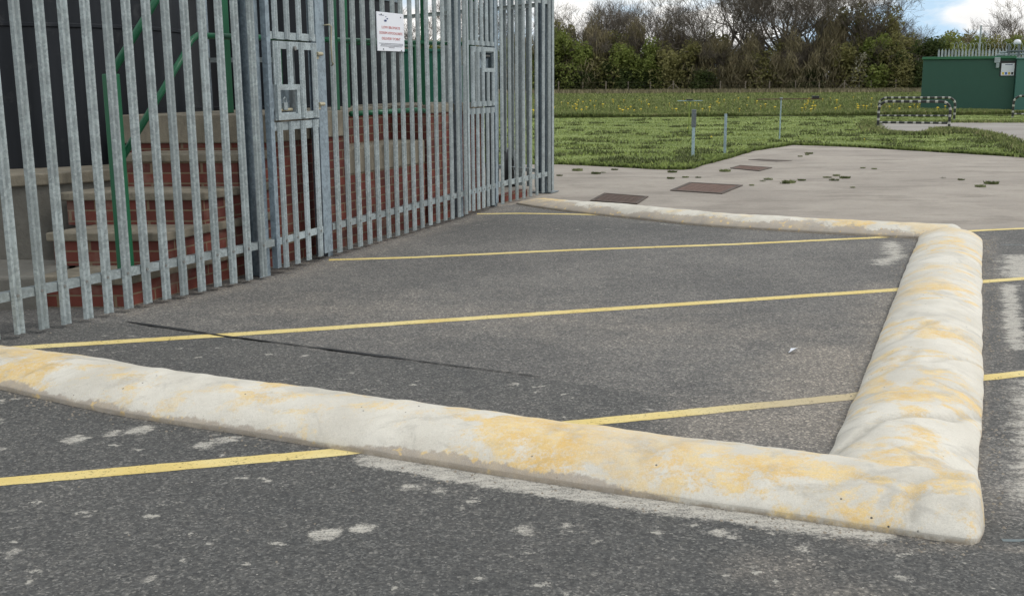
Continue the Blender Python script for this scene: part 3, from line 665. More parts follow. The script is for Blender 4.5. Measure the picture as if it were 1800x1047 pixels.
gate(G2L, G2R, 'far palisade gate with a pale hatch whose square opening is upper right', 2)

# notice on the fence
am = angle(G1R, G2L)
nb = empty('notice_board', (G1R[0]+math.cos(am)*.93, G1R[1]+math.sin(am)*.93, 1.885), am); tag(nb, 'white notice with red lettering on the palisade panel between the gates', 'sign')
BW, BH = .585, .37
o = MB().box(0, BW, -.036, -.026, 0, BH).build('board', M['white'], nb, bevel=.002)
o.rotation_euler = (0, R(-.3), 0)
def text(name, s, size, x, z, mat, parent, y=-.0375, align='CENTER', sx=1.):
    c = bpy.data.curves.new(name, 'FONT'); c.body = s; c.size = size; c.align_x = align; c.extrude = .0004; c.resolution_u = 2
    t = bpy.data.objects.new(name+'_src', c); COL.objects.link(t)
    me = bpy.data.meshes.new_from_object(t.evaluated_get(bpy.context.evaluated_depsgraph_get())); bpy.data.objects.remove(t)
    me.materials.clear(); me.materials.append(mat)
    o = bpy.data.objects.new(name, me); COL.objects.link(o); o.parent = parent; o.location = (x, y, z); o.rotation_euler = (R(90), 0, 0); o.scale = (sx, 1, 1)
    return o
for s, zf, sx in (('LOW BROMATE', .385, 1.55), ('SODIUM HYPOCHLORITE', .53, 1.22), ('DELIVERY POINT', .675, 1.5)):
    text('lettering', s, .036, BW/2, BH*(1-zf)-.012, M['red_ink'], nb, sx=sx)
b = MB()
for k, (zf, a, c) in enumerate(((.80, .06, .94), (.835, .12, .95), (.87, .1, .9), (.905, .4, .62))):
    x = a*BW
    while x < c*BW:
        wv = random.uniform(.012, .035); b.box(x, min(x+wv, c*BW), -.0385, -.0362, BH*(1-zf)-.0025, BH*(1-zf)+.0025); x += wv+.007
b.build('small_print', M['grey_ink'], nb)
b = MB()
for (fx, fz, rx, rz) in ((.30, .215, .030, .010), (.37, .16, .018, .006), (.32, .11, .01, .005)):
    b.add([(fx*BW+rx*math.cos(q*math.pi/8), -.038, BH*(1-fz)+rz*math.sin(q*math.pi/8)) for q in range(16)], [tuple(range(16))])
b.box(.07*BW, .25*BW, -.0385, -.0362, BH*.92-.002, BH*.92+.002)
b.build('emblem', M['blue_ink'], nb)
b = MB()
for fx, fz in ((.15, .06), (.87, .09), (.2, .95), (.87, .97)): b.tube([(fx*BW, -.042, BH*(1-fz)), (fx*BW, -.0362, BH*(1-fz))], .007, 8)
b.build('screws', M['bolt'], nb)

# ------------------------------------------------------------------ steps and plinth (local frame: x along wall, y away from the fence)
WA = (-2.78, 7.62); WB = (-.3, 13.7); aw = angle(WA, WB)
def wl(x, y, z=0): return (WA[0]+math.cos(aw)*x-math.sin(aw)*y, WA[1]+math.sin(aw)*x+math.cos(aw)*y, z)
st = empty('brick_steps', (*WA, 0), aw); tag(st, 'brick steps with concrete treads climbing behind the long fence panel', 'steps')
# riser direction is skewed to the wall: rows run towards the tank
sk = .36     # x gained per metre of y (risers swing back)
def para(x0, x1, y0, y1): return [(x0 - sk*y0*0 + k*y*-1*(-sk), y) for x, y, k in ()]
NST = 4; fr = [.02, .48, .95, 1.42, 1.90]; ztop = [.235, .49, .75, 1.02]; wid = [.62, .86, 1.08, .98]
def quad(xa, xb, y0, y1, so=0.): return [(xa-.36*y0*-1*-1, y0), (xb, y0), (xb, y1), (xa-.36*y1, y1)]
zprev = -.05
for k in range(NST):
    zt = ztop[k]; xa = fr[k]; xb = 1.93
    o = MB().prism(quad(xa+.035, xb, .035, wid[k]-.01), zprev, zt-.068).build('riser', M['brick'], st)
    o = MB().prism(quad(xa, xb-.004, .0, wid[k]+.02), zt-.0675, zt).build('tread', M['conc'], st, bevel=.012)
    zprev = zt-.003
pl = empty('brick_plinth', (*WA, 0), aw); tag(pl, 'long red brick plinth with concrete coping behind the gates', 'plinth')
def block(x0, x1, y0, y1, zt, slab, over=.02, skew=False):
    q = quad(x0, x1, y0, y1) if skew else [(x0, y0), (x1, y0), (x1, y1), (x0, y1)]
    MB().prism(q, -.05, zt-slab-.0005).build('brickwork', M['brick'], pl)
    x0 -= over; y0 -= over; x1 += over-.022; y1 += over
    q = quad(x0, x1, y0, y1) if skew else [(x0, y0), (x1, y0), (x1, y1), (x0, y1)]
    MB().prism(q, zt-slab, zt).build('coping', M['conc'], pl, bevel=.012)
block(1.935, 3.20, .045, 1.22, 1.325, .245, .03, True)
block(3.203, 4.98, .50, .98, 1.32, .09)
block(4.983, 6.50, .045, .98, 1.33, .095, .02)
block(3.235, 4.93, .06, .478, .945, .25, .012)
bk = empty('brick_kerb', (-.02, 14.28, 0), angle(G2R, END)); tag(bk, 'low row of red bricks on the ground behind the end panel', 'brick kerb')
MB().box(0, .86, .10, .22, -.02, .095).build('brickwork', M['brick'], bk)

# tank base and tanks
tk = empty('tank_base', (-4.87, 10.25, 0)); tag(tk, 'round stained concrete base under the nearest dark tank', 'tank base')
def disc(r, z0, z1, n=64): return MB().prism([(r*math.cos(2*math.pi*i/n), r*math.sin(2*math.pi*i/n)) for i in range(n)], z0, z1)
disc(1.96, -.05, .80).build('wall', M['conc_grey'], tk, smooth=False); disc(2.0, .8005, .895).build('rim', M['conc'], tk, bevel=.012)
lg = MB().prism([(-5.6, 7.45), (-3.42, 7.62), (-3.36, 7.95), (-3.42, 8.35), (-5.6, 8.6)], -.05, .24).build('concrete_ledge', M['conc_grey'], None, bevel=.02)
tag(lg, 'low rough concrete ledge left of the bottom step below the tank', 'ledge')
def tank(c, r, z0, z1, label, seams, band):
    e = empty('storage_tank', (*c, z0)); tag(e, label, 'tank', 'dark vertical storage tanks')
    n = 96; V = []; prof = [(r, 0)]
    for s in seams: prof += [(r, s-.02), (r+.012, s-.012), (r+.012, s+.012), (r, s+.02)]
    prof += [(r, z1-z0), (0.01, z1-z0+.5)]
    for rr_, z in prof: V += [(rr_*math.cos(2*math.pi*i/n), rr_*math.sin(2*math.pi*i/n), z) for i in range(n)]
    f = [(k*n+i, k*n+(i+1) % n, (k+1)*n+(i+1) % n, (k+1)*n+i) for k in range(len(prof)-1) for i in range(n)]
    o = MB().add(V, f).build('shell', M['tank'], e, smooth=True)
    for p in o.data.polygons: p.use_smooth = True
    m = o.modifiers.new('es', 'EDGE_SPLIT'); m.split_angle = R(25)
    if band:
        disc(r+.02, band[0]-z0, band[1]-z0, 96).build('band', M['galv_post'], e)
    return e
tank((-4.8, 10.6), 1.63, .8955, 5.2, 'dark navy storage tank on the round base behind the steps', [1.18, 2.6], None)
tank((-2.85, 14.2), 1.42, 0, 4.6, 'dark storage tank behind the plinth with a grey band near its top', [1.3], (2.56, 2.75))
# vertical pipe and bracket between the tanks
vp = empty('vent_pipe', (-3.25, 11.75, 0)); tag(vp, 'upright grey pipe standing in the dark gap between the tanks', 'pipe')
MB().tube([(0, 0, 0), (0, 0, 4.2)], .055, 12).build('pipe', M['galv_post'], vp, smooth=True)
MB().box(-.02, .75, -.06, -.055, 1.80, 1.85).build('bracket', M['galv'], vp)
ap = MB(); ap.tube([(0, 0, .1), (0, 0, .25), (0, 0, .45), (.0, .12, .56), (0, .25, .58)], [.13, .13, .12, .11, .1], 14); o = ap.build('drain_pipe', M['black'], None, smooth=True); o.location = (-.02, 16.6, -.1); tag(o, 'black pipe end standing on the ground behind the far gate', 'pipe')

# green handrails
hr = empty('green_handrail', (*WA, 0), aw); tag(hr, 'green tubular handrail and posts along the brick steps and plinth', 'handrail')
def sq(b, x, y, z0, z1, a=.05): b.box(x-a, x+a, y-a*.75, y+a*.75, z0, z1)
b = MB(); sq(b, .12, .09, .236, 1.66, .05); b.build('post', M['green'], hr, bevel=.006)
for x, z0, a in ((2.12, 1.326, .045), (3.12, 1.326, .038), (4.15, 1.321, .038), (5.06, 1.331, .04)):
    b = MB(); sq(b, x, {2.12: .6, 4.15: .58}.get(x, .09), z0, 3.3, a); b.build('post', M['green'], hr, bevel=.006)
b = MB(); sq(b, 6.35, .12, 1.331, 3.3, .035); b.build('post', M['green'], hr, bevel=.006)
MB().tube([(.12, .09, 1.655), (.95, .09, 2.50), (1.05, .09, 2.56), (6.4, .09, 2.56)], .028, 10).build('rail', M['green'], hr, smooth=True)
MB().tube([(3.28, .02, 1.285), (4.7, .02, 1.285), (4.86, .02, 1.27)], .026, 10).build('rail', M['green'], hr, smooth=True)
MB().tube([(.15, .09, 1.05), (.92, .09, 1.80), (1.02, .09, 1.915), (1.10, .09, 1.955), (6.4, .09, 2.03)], .025, 10).build('rail', M['green'], hr, smooth=True)
MB().tube([(4.6, .90, 2.02), (6.4, .90, 2.02)], .022, 10).build('rail', M['green'], hr, smooth=True)
for x, z0 in ((3.4, 1.321), (4.7, 1.321), (6.38, 1.331)):
    b = MB(); sq(b, x, .90, z0, 2.05 if x > 1 else 1.02, .026); b.build('post', M['green'], hr, bevel=.004)

# green cabinets beyond the plinth
for (x, y, wv, z, lab) in ((-1.42, 18.2, .62, 2.05, 'tall green cabinet seen through the rails right of the notice'), (-1.0, 19.6, .36, 1.80, 'smaller green cabinet seen through the fence left of the far gate')):
    e = empty('utility_cabinet', (x, y, 0)); tag(e, lab, 'cabinet')
    MB().box(-wv/2, wv/2, -.3, .3, -.02, z).build('body', M['green_light'], e, bevel=.01)
    MB().box(-wv/2-.03, wv/2+.03, -.33, .33, z+.001, z+.05).build('lid', M['green_light'], e, bevel=.01)
    MB().box(-wv/2+.05, wv/2-.05, -.313, -.301, .1, z-.08).build('door', M['green_light'], e, bevel=.004)

# ------------------------------------------------------------------ covers, scraps, weeds
def cover(quad_, mat, label):
    cx_ = sum(p[0] for p in quad_)/4; cy_ = sum(p[1] for p in quad_)/4
    e = empty('manhole_cover', (cx_, cy_, 0)); tag(e, label, 'manhole cover', 'iron covers set in the pale road')
    loc = [(p[0]-cx_, p[1]-cy_) for p in quad_]; inn = [(x*.86, y*.86) for x, y in loc]
    b = MB(); 
    for i in range(4): j = (i+1) % 4; b.prism([loc[i], loc[j], inn[j], inn[i]], -.02, .010)
    b.build('frame', M['iron_dark'], e)
    mb = MB(); inn2 = [(x*.845, y*.845) for x, y in loc]; mb.prism(inn2, -.02, .006)
    for i in range(1, 7):
        for j in range(1, 7):
            u, v_ = i/7, j/7
            x = (inn2[0][0]*(1-u)+inn2[1][0]*u)*(1-v_)+(inn2[3][0]*(1-u)+inn2[2][0]*u)*v_; y = (inn2[0][1]*(1-u)+inn2[1][1]*u)*(1-v_)+(inn2[3][1]*(1-u)+inn2[2][1]*u)*v_
            mb.box(x-.022, x+.022, y-.010, y+.010, .0062, .0078)
    mb.build('lid', mat, e)
cover([(1.06, 14.46), (1.64, 14.02), (1.90, 14.91), (1.33, 15.41)], M['rust_dark'], 'dark brown rusty cover closest to the fence end post beyond the bund')
cover([(2.32, 15.74), (2.98, 15.22), (3.53, 16.43), (2.80, 16.95)], M['rust'], 'largest rusty brown cover in the pale road')
cover([(3.97, 19.63), (4.36, 18.98), (4.75, 19.69), (4.28, 20.27)], M['rust'], 'small rusty brown cover between the largest cover and the grass')
o = MB().prism([(4.75, 21.7), (5.2, 21.2), (5.55, 21.4), (5.0, 21.9)], -.002, .004).build('cover_plate', M['iron_dark']); tag(o, 'thin grey plate in the road nearest the grass edge', 'cover')
b = MB(); b.add([(0, 0, .004), (.05, .012, .03), (.075, .05, .022), (.02, .035, .012), (.03, .06, .018)], [(0, 1, 3), (1, 2, 3), (3, 2, 4)]); o = b.build('paper_scrap', M['white']); o.location = (1.63, 6.18, .004); tag(o, 'tiny crumpled white scrap lying on the tarmac near the bund', 'litter')
def tuft_mesh(name, n, rx, h, mat):
    V = []; Fq = []
    for i in range(n):
        a = random.uniform(0, 6.28); r = math.sqrt(random.random())*rx; x, y = r*math.cos(a), r*math.sin(a)*1.1; hh = h*random.uniform(.4, 1); d = random.uniform(0, 6.28); wv = .012
        V += [(x-wv, y, 0), (x+wv, y, 0), (x+math.cos(d)*hh*.6, y+math.sin(d)*hh*.6, hh)]; Fq.append((3*i, 3*i+1, 3*i+2))
    return npmesh(name, V, Fq, mat)
tf = None
WEEDS = [(5.95, 11.75), (6.15, 11.8), (6.4, 11.85), (6.3, 11.9), (6.25, 22.9), (6.0, 22.5), (6.4, 23.3)]
for (x, y, m_, sp_) in [(1.9, 18.6, 6, .5), (2.9, 17.7, 6, .4), (4.3, 17.1, 7, .5), (5.2, 17.6, 9, .5), (4.8, 16.4, 5, .6), (7.5, 16.9, 8, .5), (7.2, 15.4, 4, .6), (1.2, 19.2, 5, .4), (6.6, 18.8, 4, .9), (3.4, 18.6, 4, .6)]:
    WEEDS += [(x+random.gauss(0, sp_), y+random.gauss(0, sp_*.7)) for q in range((m_+1)//2)]
for (x, y) in WEEDS:
    if tf is None: tf = tuft_mesh('weed_tuft', 90, .085, .05, M['clod']); o = tf
    else: o = dup(tf)
    o.location = (x, y, .0); s = random.choice((.4, .5, .6, .8, 1.0)); o.scale = (s*1.2, s, s); o.rotation_euler = (0, 0, random.uniform(0, 3))
    tag(o, 'small flat green weed tuft growing in a crack of the pale road', 'weed', 'weed tufts in the pale road')

# ------------------------------------------------------------------ posts in the grass
def post(x, y, h, r, label, cap):
    e = empty('marker_post', (x, y, .02)); tag(e, label, 'post', 'thin posts standing in the mown grass')
    MB().box(-r, r, -r, r, -.05, h).build('shaft', M['bluepost'], e, bevel=.005)
    if cap: MB().box(-r*1.5, r*1.5, -r*1.5, r*1.3, h-.33, h+.02).build('cap', M['dark_galv'], e, bevel=.008)
    return e
post(3.68, 21.95, .95, .028, 'blue grey post with a darker sleeve at its top, nearest the fence', True)
post(4.57, 23.21, .84, .026, 'plain blue grey post right of the post with the dark sleeve', False)
e = empty('tee_post', (7.02, 28.43, .02)); tag(e, 'slim grey post carrying a long thin brown crossbar in the grass', 'post', 'thin posts standing in the mown grass')
MB().tube([(0, 0, -.05), (0, 0, 1.03)], .018, 8).build('shaft', M['bluepost'], e)
MB().box(-.62, 1.05, -.02, .02, 1.031, 1.055).build('crossbar', M['rust'], e)
MB().tube([(0, 0, 1.056), (0, 0, 1.085)], .04, 8).build('cap', M['galv'], e); MB().box(.8, .98, -.05, .05, 1.0555, 1.12).build('clamp', M['black'], e, bevel=.01)
e = empty('tee_post', (4.98, 30.5, .02)); tag(e, 'low pale horizontal bar with a dark middle clamp behind the sleeved post', 'post')
MB().box(-.33, .36, -.025, .025, .965, .985).build('crossbar', M['bluepost'], e); MB().box(-.09, .09, -.06, .06, .9855, 1.02).build('clamp', M['black'], e, bevel=.01); MB().tube([(0, 0, -.05), (0, 0, .96)], .018, 8).build('shaft', M['turf'], e)

# striped hoop barriers
def hoop(a, b2, h, label):
    L = math.dist(a, b2); e = empty('hoop_barrier', (*a, .04), angle(a, b2)); tag(e, label, 'barrier', 'striped hoop barriers by the path')
    rc = .26; pts = [(0, 0, -.06)]; z = 0
    pts += [(0, 0, z) for z in np.arange(.05, h-rc, .075)]
    pts += [(rc-rc*math.cos(t), 0, h-rc+rc*math.sin(t)) for t in np.linspace(0, math.pi/2, 6)]
    pts += [(x, 0, h) for x in np.arange(rc+.07, L-rc-.04, .085)]
    pts += [(L-rc+rc*math.sin(t), 0, h-rc+rc*math.cos(t)) for t in np.linspace(0, math.pi/2, 6)]
    pts += [(L, 0, z) for z in np.arange(h-rc-.06, .0, -.075)] + [(L, 0, -.06)]
    MB().tube(pts, .043, 8, mi=lambda i: int(i % 3 > 0)).build('hoop', [M['stripe_w'], M['stripe_b']], e, smooth=True)
    MB().tube([(x, 0, h*.17) for x in np.arange(.05, L-.04, .085)], .034, 8, mi=lambda i: int(i % 3 > 0)).build('crossrail', [M['stripe_w'], M['stripe_b']], e, smooth=True)
    return e
hoop((11.85, 35.2), (13.75, 34.2), .80, 'nearer of the two striped hoop barriers beside the path')
hoop((13.9, 41.3), (16.45, 40.5), .80, 'farther of the two striped hoop barriers beside the path')
hoop((19.3, 42.0), (21.9, 41.2), .82, 'striped hoop barrier in front of the right end of the green kiosk')

# ------------------------------------------------------------------ green kiosk
KR = R(-20.5); KO = (18.72, 50.0); KS = .91
def kl(x, y, z=0): return (KO[0]+(math.cos(KR)*x-math.sin(KR)*y)*KS, KO[1]+(math.sin(KR)*x+math.cos(KR)*y)*KS, z*KS)
ks = empty('green_kiosk', (*KO, 0), KR); tag(ks, 'long windowless dark green kiosk building in the grass', 'building')
MB().box(0, 4.22, 0, 3.4, -.05, 2.60).build('wall', M['kiosk'], ks, bevel=.02)
MB().box(-.06, 4.225, -.10, 3.46, 2.6005, 2.73).build('roof', M['kiosk_roof'], ks, bevel=.015)
lt = MB(); lt.box(3.24, 3.50, -.22, -.102, 2.40, 2.66); lt.box(3.33, 3.47, -.2, -.002, 2.16, 2.3995); lt.build('floodlight', M['galv_gate'], ks, bevel=.02)
ax = empty('kiosk_annexe', kl(4.235, -.5), KR); tag(ax, 'lighter teal green cabin beside the right end of the dark kiosk', 'building')
MB().box(0, 3.4, 0, 3.2, -.05, 2.55).build('wall', M['kiosk_teal'], ax, bevel=.02)
MB().box(-.05, 3.45, -.06, 3.25, 2.5505, 2.62).build('roof', M['kiosk_teal'], ax, bevel=.015)
kb = empty('kiosk_notice', kl(3.58, 0, 1.80), KR); tag(kb, 'white notice with a row of small coloured symbols on the green kiosk', 'sign')
MB().box(-.06, .64, -.04, -.02, -.03, .70).build('backing', M['black'], kb); MB().box(0, .58, -.055, -.041, 0, .58).build('board', M['white'], kb)
icol = [m_paint('icon %s' % n, c, .05, .5, 0) for n, c in (('yellow', (.7, .5, .05)), ('blue', (.04, .15, .5)), ('ochre', (.6, .4, .05)), ('black', (.03, .03, .03)))]
for k in range(4): MB().prism([(.05+k*.135, -.060), (.14+k*.135, -.060), (.14+k*.135, -.0555), (.05+k*.135, -.0555)], .04, .16).build('symbol', icol[k], kb)
MB().box(.16, .5, -.059, -.0555, .50, .53).build('heading', M['blue_ink'], kb)
for o in (ks, ax, kb): o.scale = (KS, KS, KS)
# palisade behind the kiosk, topped by coils
e = empty('palisade_fence', (23.75, 61.2, 0), R(2)); tag(e, 'grey palisade fence with coiled wire showing above the kiosk roof', 'fence')
b = None
for k in range(26):
    if b is None: b = MB().add([(-.055, 0, 0), (.055, 0, 0), (.055, 0, 2.98), (0, 0, 3.12), (-.055, 0, 2.98), (-.055, .02, 0), (.055, .02, 0), (.055, .02, 2.98), (0, .02, 3.12), (-.055, .02, 2.98)], [(0, 1, 2, 3, 4), (9, 8, 7, 6, 5), (0, 5, 6, 1), (1, 6, 7, 2), (2, 7, 8, 3), (3, 8, 9, 4), (4, 9, 5, 0)]).build('pale', M['galv_gate'], e); o = b
    else: o = dup(b, e)
    o.location = (k*.19, 0, 0)
MB().box(-.1, 5., .021, .06, 2.6, 2.66).build('rail', M['galv_gate'], e)
MB().tube([(k*.03+.1*mnoise.noise((k*.2, 0, 0)), .04+.14*math.cos(k*.83), 3.24+(.20+.16*mnoise.noise((k*.11, 3, 0)))*math.sin(k*.83+.8*mnoise.noise((k*.3, 7, 0)))) for k in range(24, 160)], .010, 4).build('coiled_wire', M['galv_gate'], e)
o = MB().tube([(0, 0, 0), (0, 0, 4.3)], .05, 8).build('pole', M['galv_gate']); o.location = (25.55, 60.2, 0); tag(o, 'thin grey pole rising behind the green kiosk roof', 'pole')
pw = empty('pipework', kl(3.7, .6, 2.735), KR); pw.scale = (KS, KS, KS); tag(pw, 'grey pipes with a dark frame and pale domed cap on the roof', 'pipework')
MB().tube([(-.35, .0, .06), (3.0, .0, .14)], .05, 10).build('pipe', M['galv_gate'], pw, smooth=True); MB().tube([(-.2, .25, .18), (3.0, .25, .34)], .045, 10).build('pipe', M['galv_gate'], pw, smooth=True)
f = MB(); f.box(.1, 1.8, -.1, .2, .21, .27)
for x in (.15, .6, 1.1, 1.6): f.box(x, x+.1, -.05, .15, .0, .55)
f.build('frame', M['dark_galv'], pw); f = MB(); f.tube([(.55, .05, .551), (.55, .05, .68), (.55, .05, .76), (.55, .05, .79)], [.17, .17, .12, .02], 14); f.build('cap', M['white'], pw, smooth=True)

# ------------------------------------------------------------------ wire fence at the end of the meadow
WF0 = Vector((-22, 127.2)); WF1 = Vector((58, 106.2)); wd = (WF1-WF0); WL = wd.length; wd.normalize()
wf = empty('wire_fence', (WF0.x, WF0.y, .1), math.atan2(wd.y, wd.x)); tag(wf, 'long wire fence on pale wooden posts along the foot of the trees', 'fence')
pm = None; xk = 0.; k = 0
while xk < WL:
    if pm is None: pm = MB().box(-.06, .06, -.06, .06, -.2, 1.25).build('post', M['wood'], wf); o = pm
    else: o = dup(pm, wf)
    o.location = (xk, 0, 0); o.scale = (1, 1, random.uniform(.93, 1.08)); 
    if k % 7 == 2:
        for s in (-1, 1): MB().tube([(xk+s*1.15, 0, -.1), (xk+s*.06, 0, .95)], .045, 6).build('brace', M['wood'], wf)
    xk += 2.52*random.uniform(.93, 1.07); k += 1
for z in (.35, .75, 1.15): MB().tube([(x, -.065, z+.02*math.sin(x)) for x in np.linspace(0, WL, 60)], .005, 4).build('wire', M['wood'], wf)

# ------------------------------------------------------------------ grass
def inpoly(px, py, poly):
    c = np.zeros(px.shape, bool); j = len(poly)-1
    for i in range(len(poly)):
        xi, yi = poly[i]; xj, yj = poly[j]
        cond = ((yi > py) != (yj > py)) & (px < (xj-xi)*(py-yi)/(yj-yi+1e-12)+xi); c ^= cond; j = i
    return c
def nz(x, y, s, o=0.):
    return np.sin(x*s*1.3+o)*np.cos(y*s*1.9+o*2) + .6*np.sin(x*s*2.9+y*s*2.3+o*3) + .4*np.sin(y*s*5.1-x*s*3.7+o)
def blades(name, x, y, h, wv, mat, z=.03, lean=.5):
    n = len(x); a = rng.uniform(0, 2*np.pi, n); d = rng.uniform(0, 2*np.pi, n); hh = h*rng.uniform(.5, 1.1, n)
    ca, sa = np.cos(a)*wv/2, np.sin(a)*wv/2
    v = np.zeros((n, 3, 3)); v[:, 0] = np.stack([x-ca, y-sa, np.full(n, z-.02)], 1); v[:, 1] = np.stack([x+ca, y+sa, np.full(n, z-.02)], 1)
    v[:, 2] = np.stack([x+np.cos(d)*hh*lean, y+np.sin(d)*hh*lean, z+hh], 1)
    return npmesh(name, v.reshape(-1, 3), np.arange(3*n).reshape(-1, 3), mat)
ex = np.array([p[0] for p in edge]); ey = np.array([p[1] for p in edge])
# mown
n = 330000; yy = 19.3 + (46-19.3)*rng.random(n)**1.5; xx = (-.30+.85*rng.random(n))*yy
k = (yy > np.interp(xx, ex, ey)-.05) & ~inpoly(xx, yy, PATH) & ~((xx > 10.3) & (yy < 21.4))
k &= ~((xx > 13.2) & (yy < 24)) 
dens = nz(xx, yy, .8) + .9*nz(xx*.5, yy*1.6, 1.9, 2.); k &= (rng.random(n) < .62 + .16*dens)
xx, yy = xx[k], yy[k]; hh = .026*(1+.35*nz(xx*.4, yy, 1.1, 1.)).clip(.5, 2)
hh = hh*(1+1.1*(rng.random(len(xx)) < .06))
tag(blades('mown_grass', xx, yy, hh, .024+.0007*yy, M['grass'], .035, .8), 'short mown grass with darker clods beside the pale road', 'grass', kind='stuff')
# dark clods of cut grass
n = 17000; cn = 330; cy_ = 20.3+24*rng.random(cn)**1.4; cx_ = (-.1+.62*rng.random(cn))*cy_; ci = rng.integers(0, cn, n); xx = cx_[ci]+rng.normal(0, .13, n); yy = cy_[ci]+rng.normal(0, .09, n)
k = (yy > np.interp(xx, ex, ey)+.15) & ~inpoly(xx, yy, PATH) & (yy < 45.5); xx, yy = xx[k], yy[k]
tag(blades('grass_clods', xx, yy, np.full(len(xx), .085), .05, M['clod'], .035, .7), 'dark clods of cut grass scattered on the lawn', 'grass', kind='stuff')
# edge fringe
n = 26000; s = rng.random(n)*(len(fe)-1); i0 = s.astype(int); fx = np.array([p[0] for p in fe]); fy = np.array([p[1] for p in fe]); tt = s-i0
xx = fx[i0]*(1-tt)+fx[np.minimum(i0+1, len(fe)-1)]*tt; yy = fy[i0]*(1-tt)+fy[np.minimum(i0+1, len(fe)-1)]*tt + rng.exponential(.12, n) - .13
k = (xx > -4) & (xx < 13); xx, yy = xx[k], yy[k]
tag(blades('grass_fringe', xx, yy, np.full(len(xx), .06), .028, M['grass'], .012, .9), 'ragged fringe of longer grass along the road edge', 'grass', kind='stuff')
# fringe along the path and under the barriers
pp = PATH[:10]; n = 16000; s = rng.random(n)*(len(PATH)-4); i0 = s.astype(int); tt = s-i0; px_ = np.array([p[0] for p in PATH]); py_ = np.array([p[1] for p in PATH])
xx = px_[i0]*(1-tt)+px_[i0+1]*tt+rng.normal(0, .16, n); yy = py_[i0]*(1-tt)+py_[i0+1]*tt+rng.normal(0, .16, n)
tag(blades('path_fringe', xx, yy, np.full(n, .10), .04, M['tallgrass'], .04, .7), 'longer grass growing over the edges of the gravel path', 'grass', kind='stuff')
# meadow
n = 210000; yy = 45.4 + (125-45.4)*rng.random(n)**2.0; xx = (-.28+.83*rng.random(n))*yy
k = ~((xx > 18.8+(50-yy)*-.374) & (xx < 27) & (yy > 50-.374*(xx-18.7)) & (yy < 53.2)) & (yy < 127.2-.2625*(xx+22)-.1); xx, yy = xx[k], yy[k]
hh = .12*(1+.4*nz(xx, yy, .35)).clip(.4, 2)
tag(blades('meadow_grass', xx, yy, hh, .05+.0006*yy, M['tallgrass'], .10, .5), 'long meadow grass with dandelions beyond the lawn', 'grass', kind='stuff')
n = 30000; s = rng.random(n)*WL; off = -rng.exponential(.9, n)-.05; xx = WF0.x+wd.x*s-wd.y*off; yy = WF0.y+wd.y*s+wd.x*off
tag(blades('straw_fringe', xx, yy, np.full(n, .5), .09, M['straw'], .1, .4), 'pale straw coloured grass along the foot of the wire fence', 'grass', kind='stuff')
dn = None
for i in range(122):
    y = 46.5+26*random.random()**1.6 if i < 118 else random.uniform(22.5, 34); x = random.uniform(.02, .42)*y
    if i >= 118 and (inpoly(np.array([x]), np.array([y]), PATH)[0] or y < np.interp(x, ex, ey)+.2): continue
    if dn is None:
        b = MB(); b.tube([(0, 0, -.2), (0, 0, 0)], .006, 4); 
        b.add([(.05*math.cos(q*math.pi/4), .05*math.sin(q*math.pi/4), .012) for q in range(8)]+[(0, 0, .035), (0, 0, -.01)], [(q, (q+1) % 8, 8) for q in range(8)]+[((q+1) % 8, q, 9) for q in range(8)])
        dn = b.build('dandelion', M['petal']); o = dn
    else: o = dup(dn)
    o.location = (x, y, .31+random.uniform(-.04, .03) if y > 45 else .10); s = random.uniform(.8, 1.5)*(1 if y > 45 else .45); o.scale = (s, s, s)
    tag(o, 'single yellow dandelion head standing in the grass beyond the road', 'flower', 'dandelions in the grass')

# ------------------------------------------------------------------ hedgerow and trees
def leafball(name, n, rx, ry, h, size, mat, base=.05, seed=0, vert=0., lobes=9, parent=None):
    r = np.random.default_rng(seed)
    lc = np.stack([r.uniform(-.75, .75, lobes)*rx, r.uniform(-.6, .6, lobes)*ry, r.uniform(.22, .86, lobes)*h], 1); lr = r.uniform(.22, .46, lobes)
    # taller lobes are smaller
    lr *= 1.15-.45*lc[:, 2]/h
    li = r.integers(0, lobes, n); d = r.normal(0, 1, (n, 3)); d /= np.linalg.norm(d, axis=1)[:, None]; rad = r.random(n)**.5
    p = lc[li] + d*(rad*lr[li])[:, None]*np.array([rx*1.2, ry*1.2, h*.62])
    lo = r.random(n) < .28; p[lo] = np.stack([r.uniform(-1, 1, lo.sum())*rx, r.uniform(-1, 1, lo.sum())*ry, r.uniform(0, .45, lo.sum())*h], 1)
    p[:, 2] = np.abs(p[:, 2]-base)+base
    a = r.normal(0, 1, (n, 3)); a[:, 2] += vert*np.sign(a[:, 2]); a /= np.linalg.norm(a, axis=1)[:, None]
    b_ = np.cross(a, r.normal(0, 1, (n, 3))); b_ /= np.linalg.norm(b_, axis=1)[:, None]
    s = size*r.uniform(.5, 1.4, n); asp = .5 if vert == 0 else .16
    a = a*s[:, None]*(1 if vert == 0 else 1.9); b_ = b_*(s*asp)[:, None]
    v = np.stack([p-a, p+b_, p+a, p-b_], 1).reshape(-1, 3)
    return npmesh(name, v, np.arange(4*n).reshape(-1, 4), mat, parent)
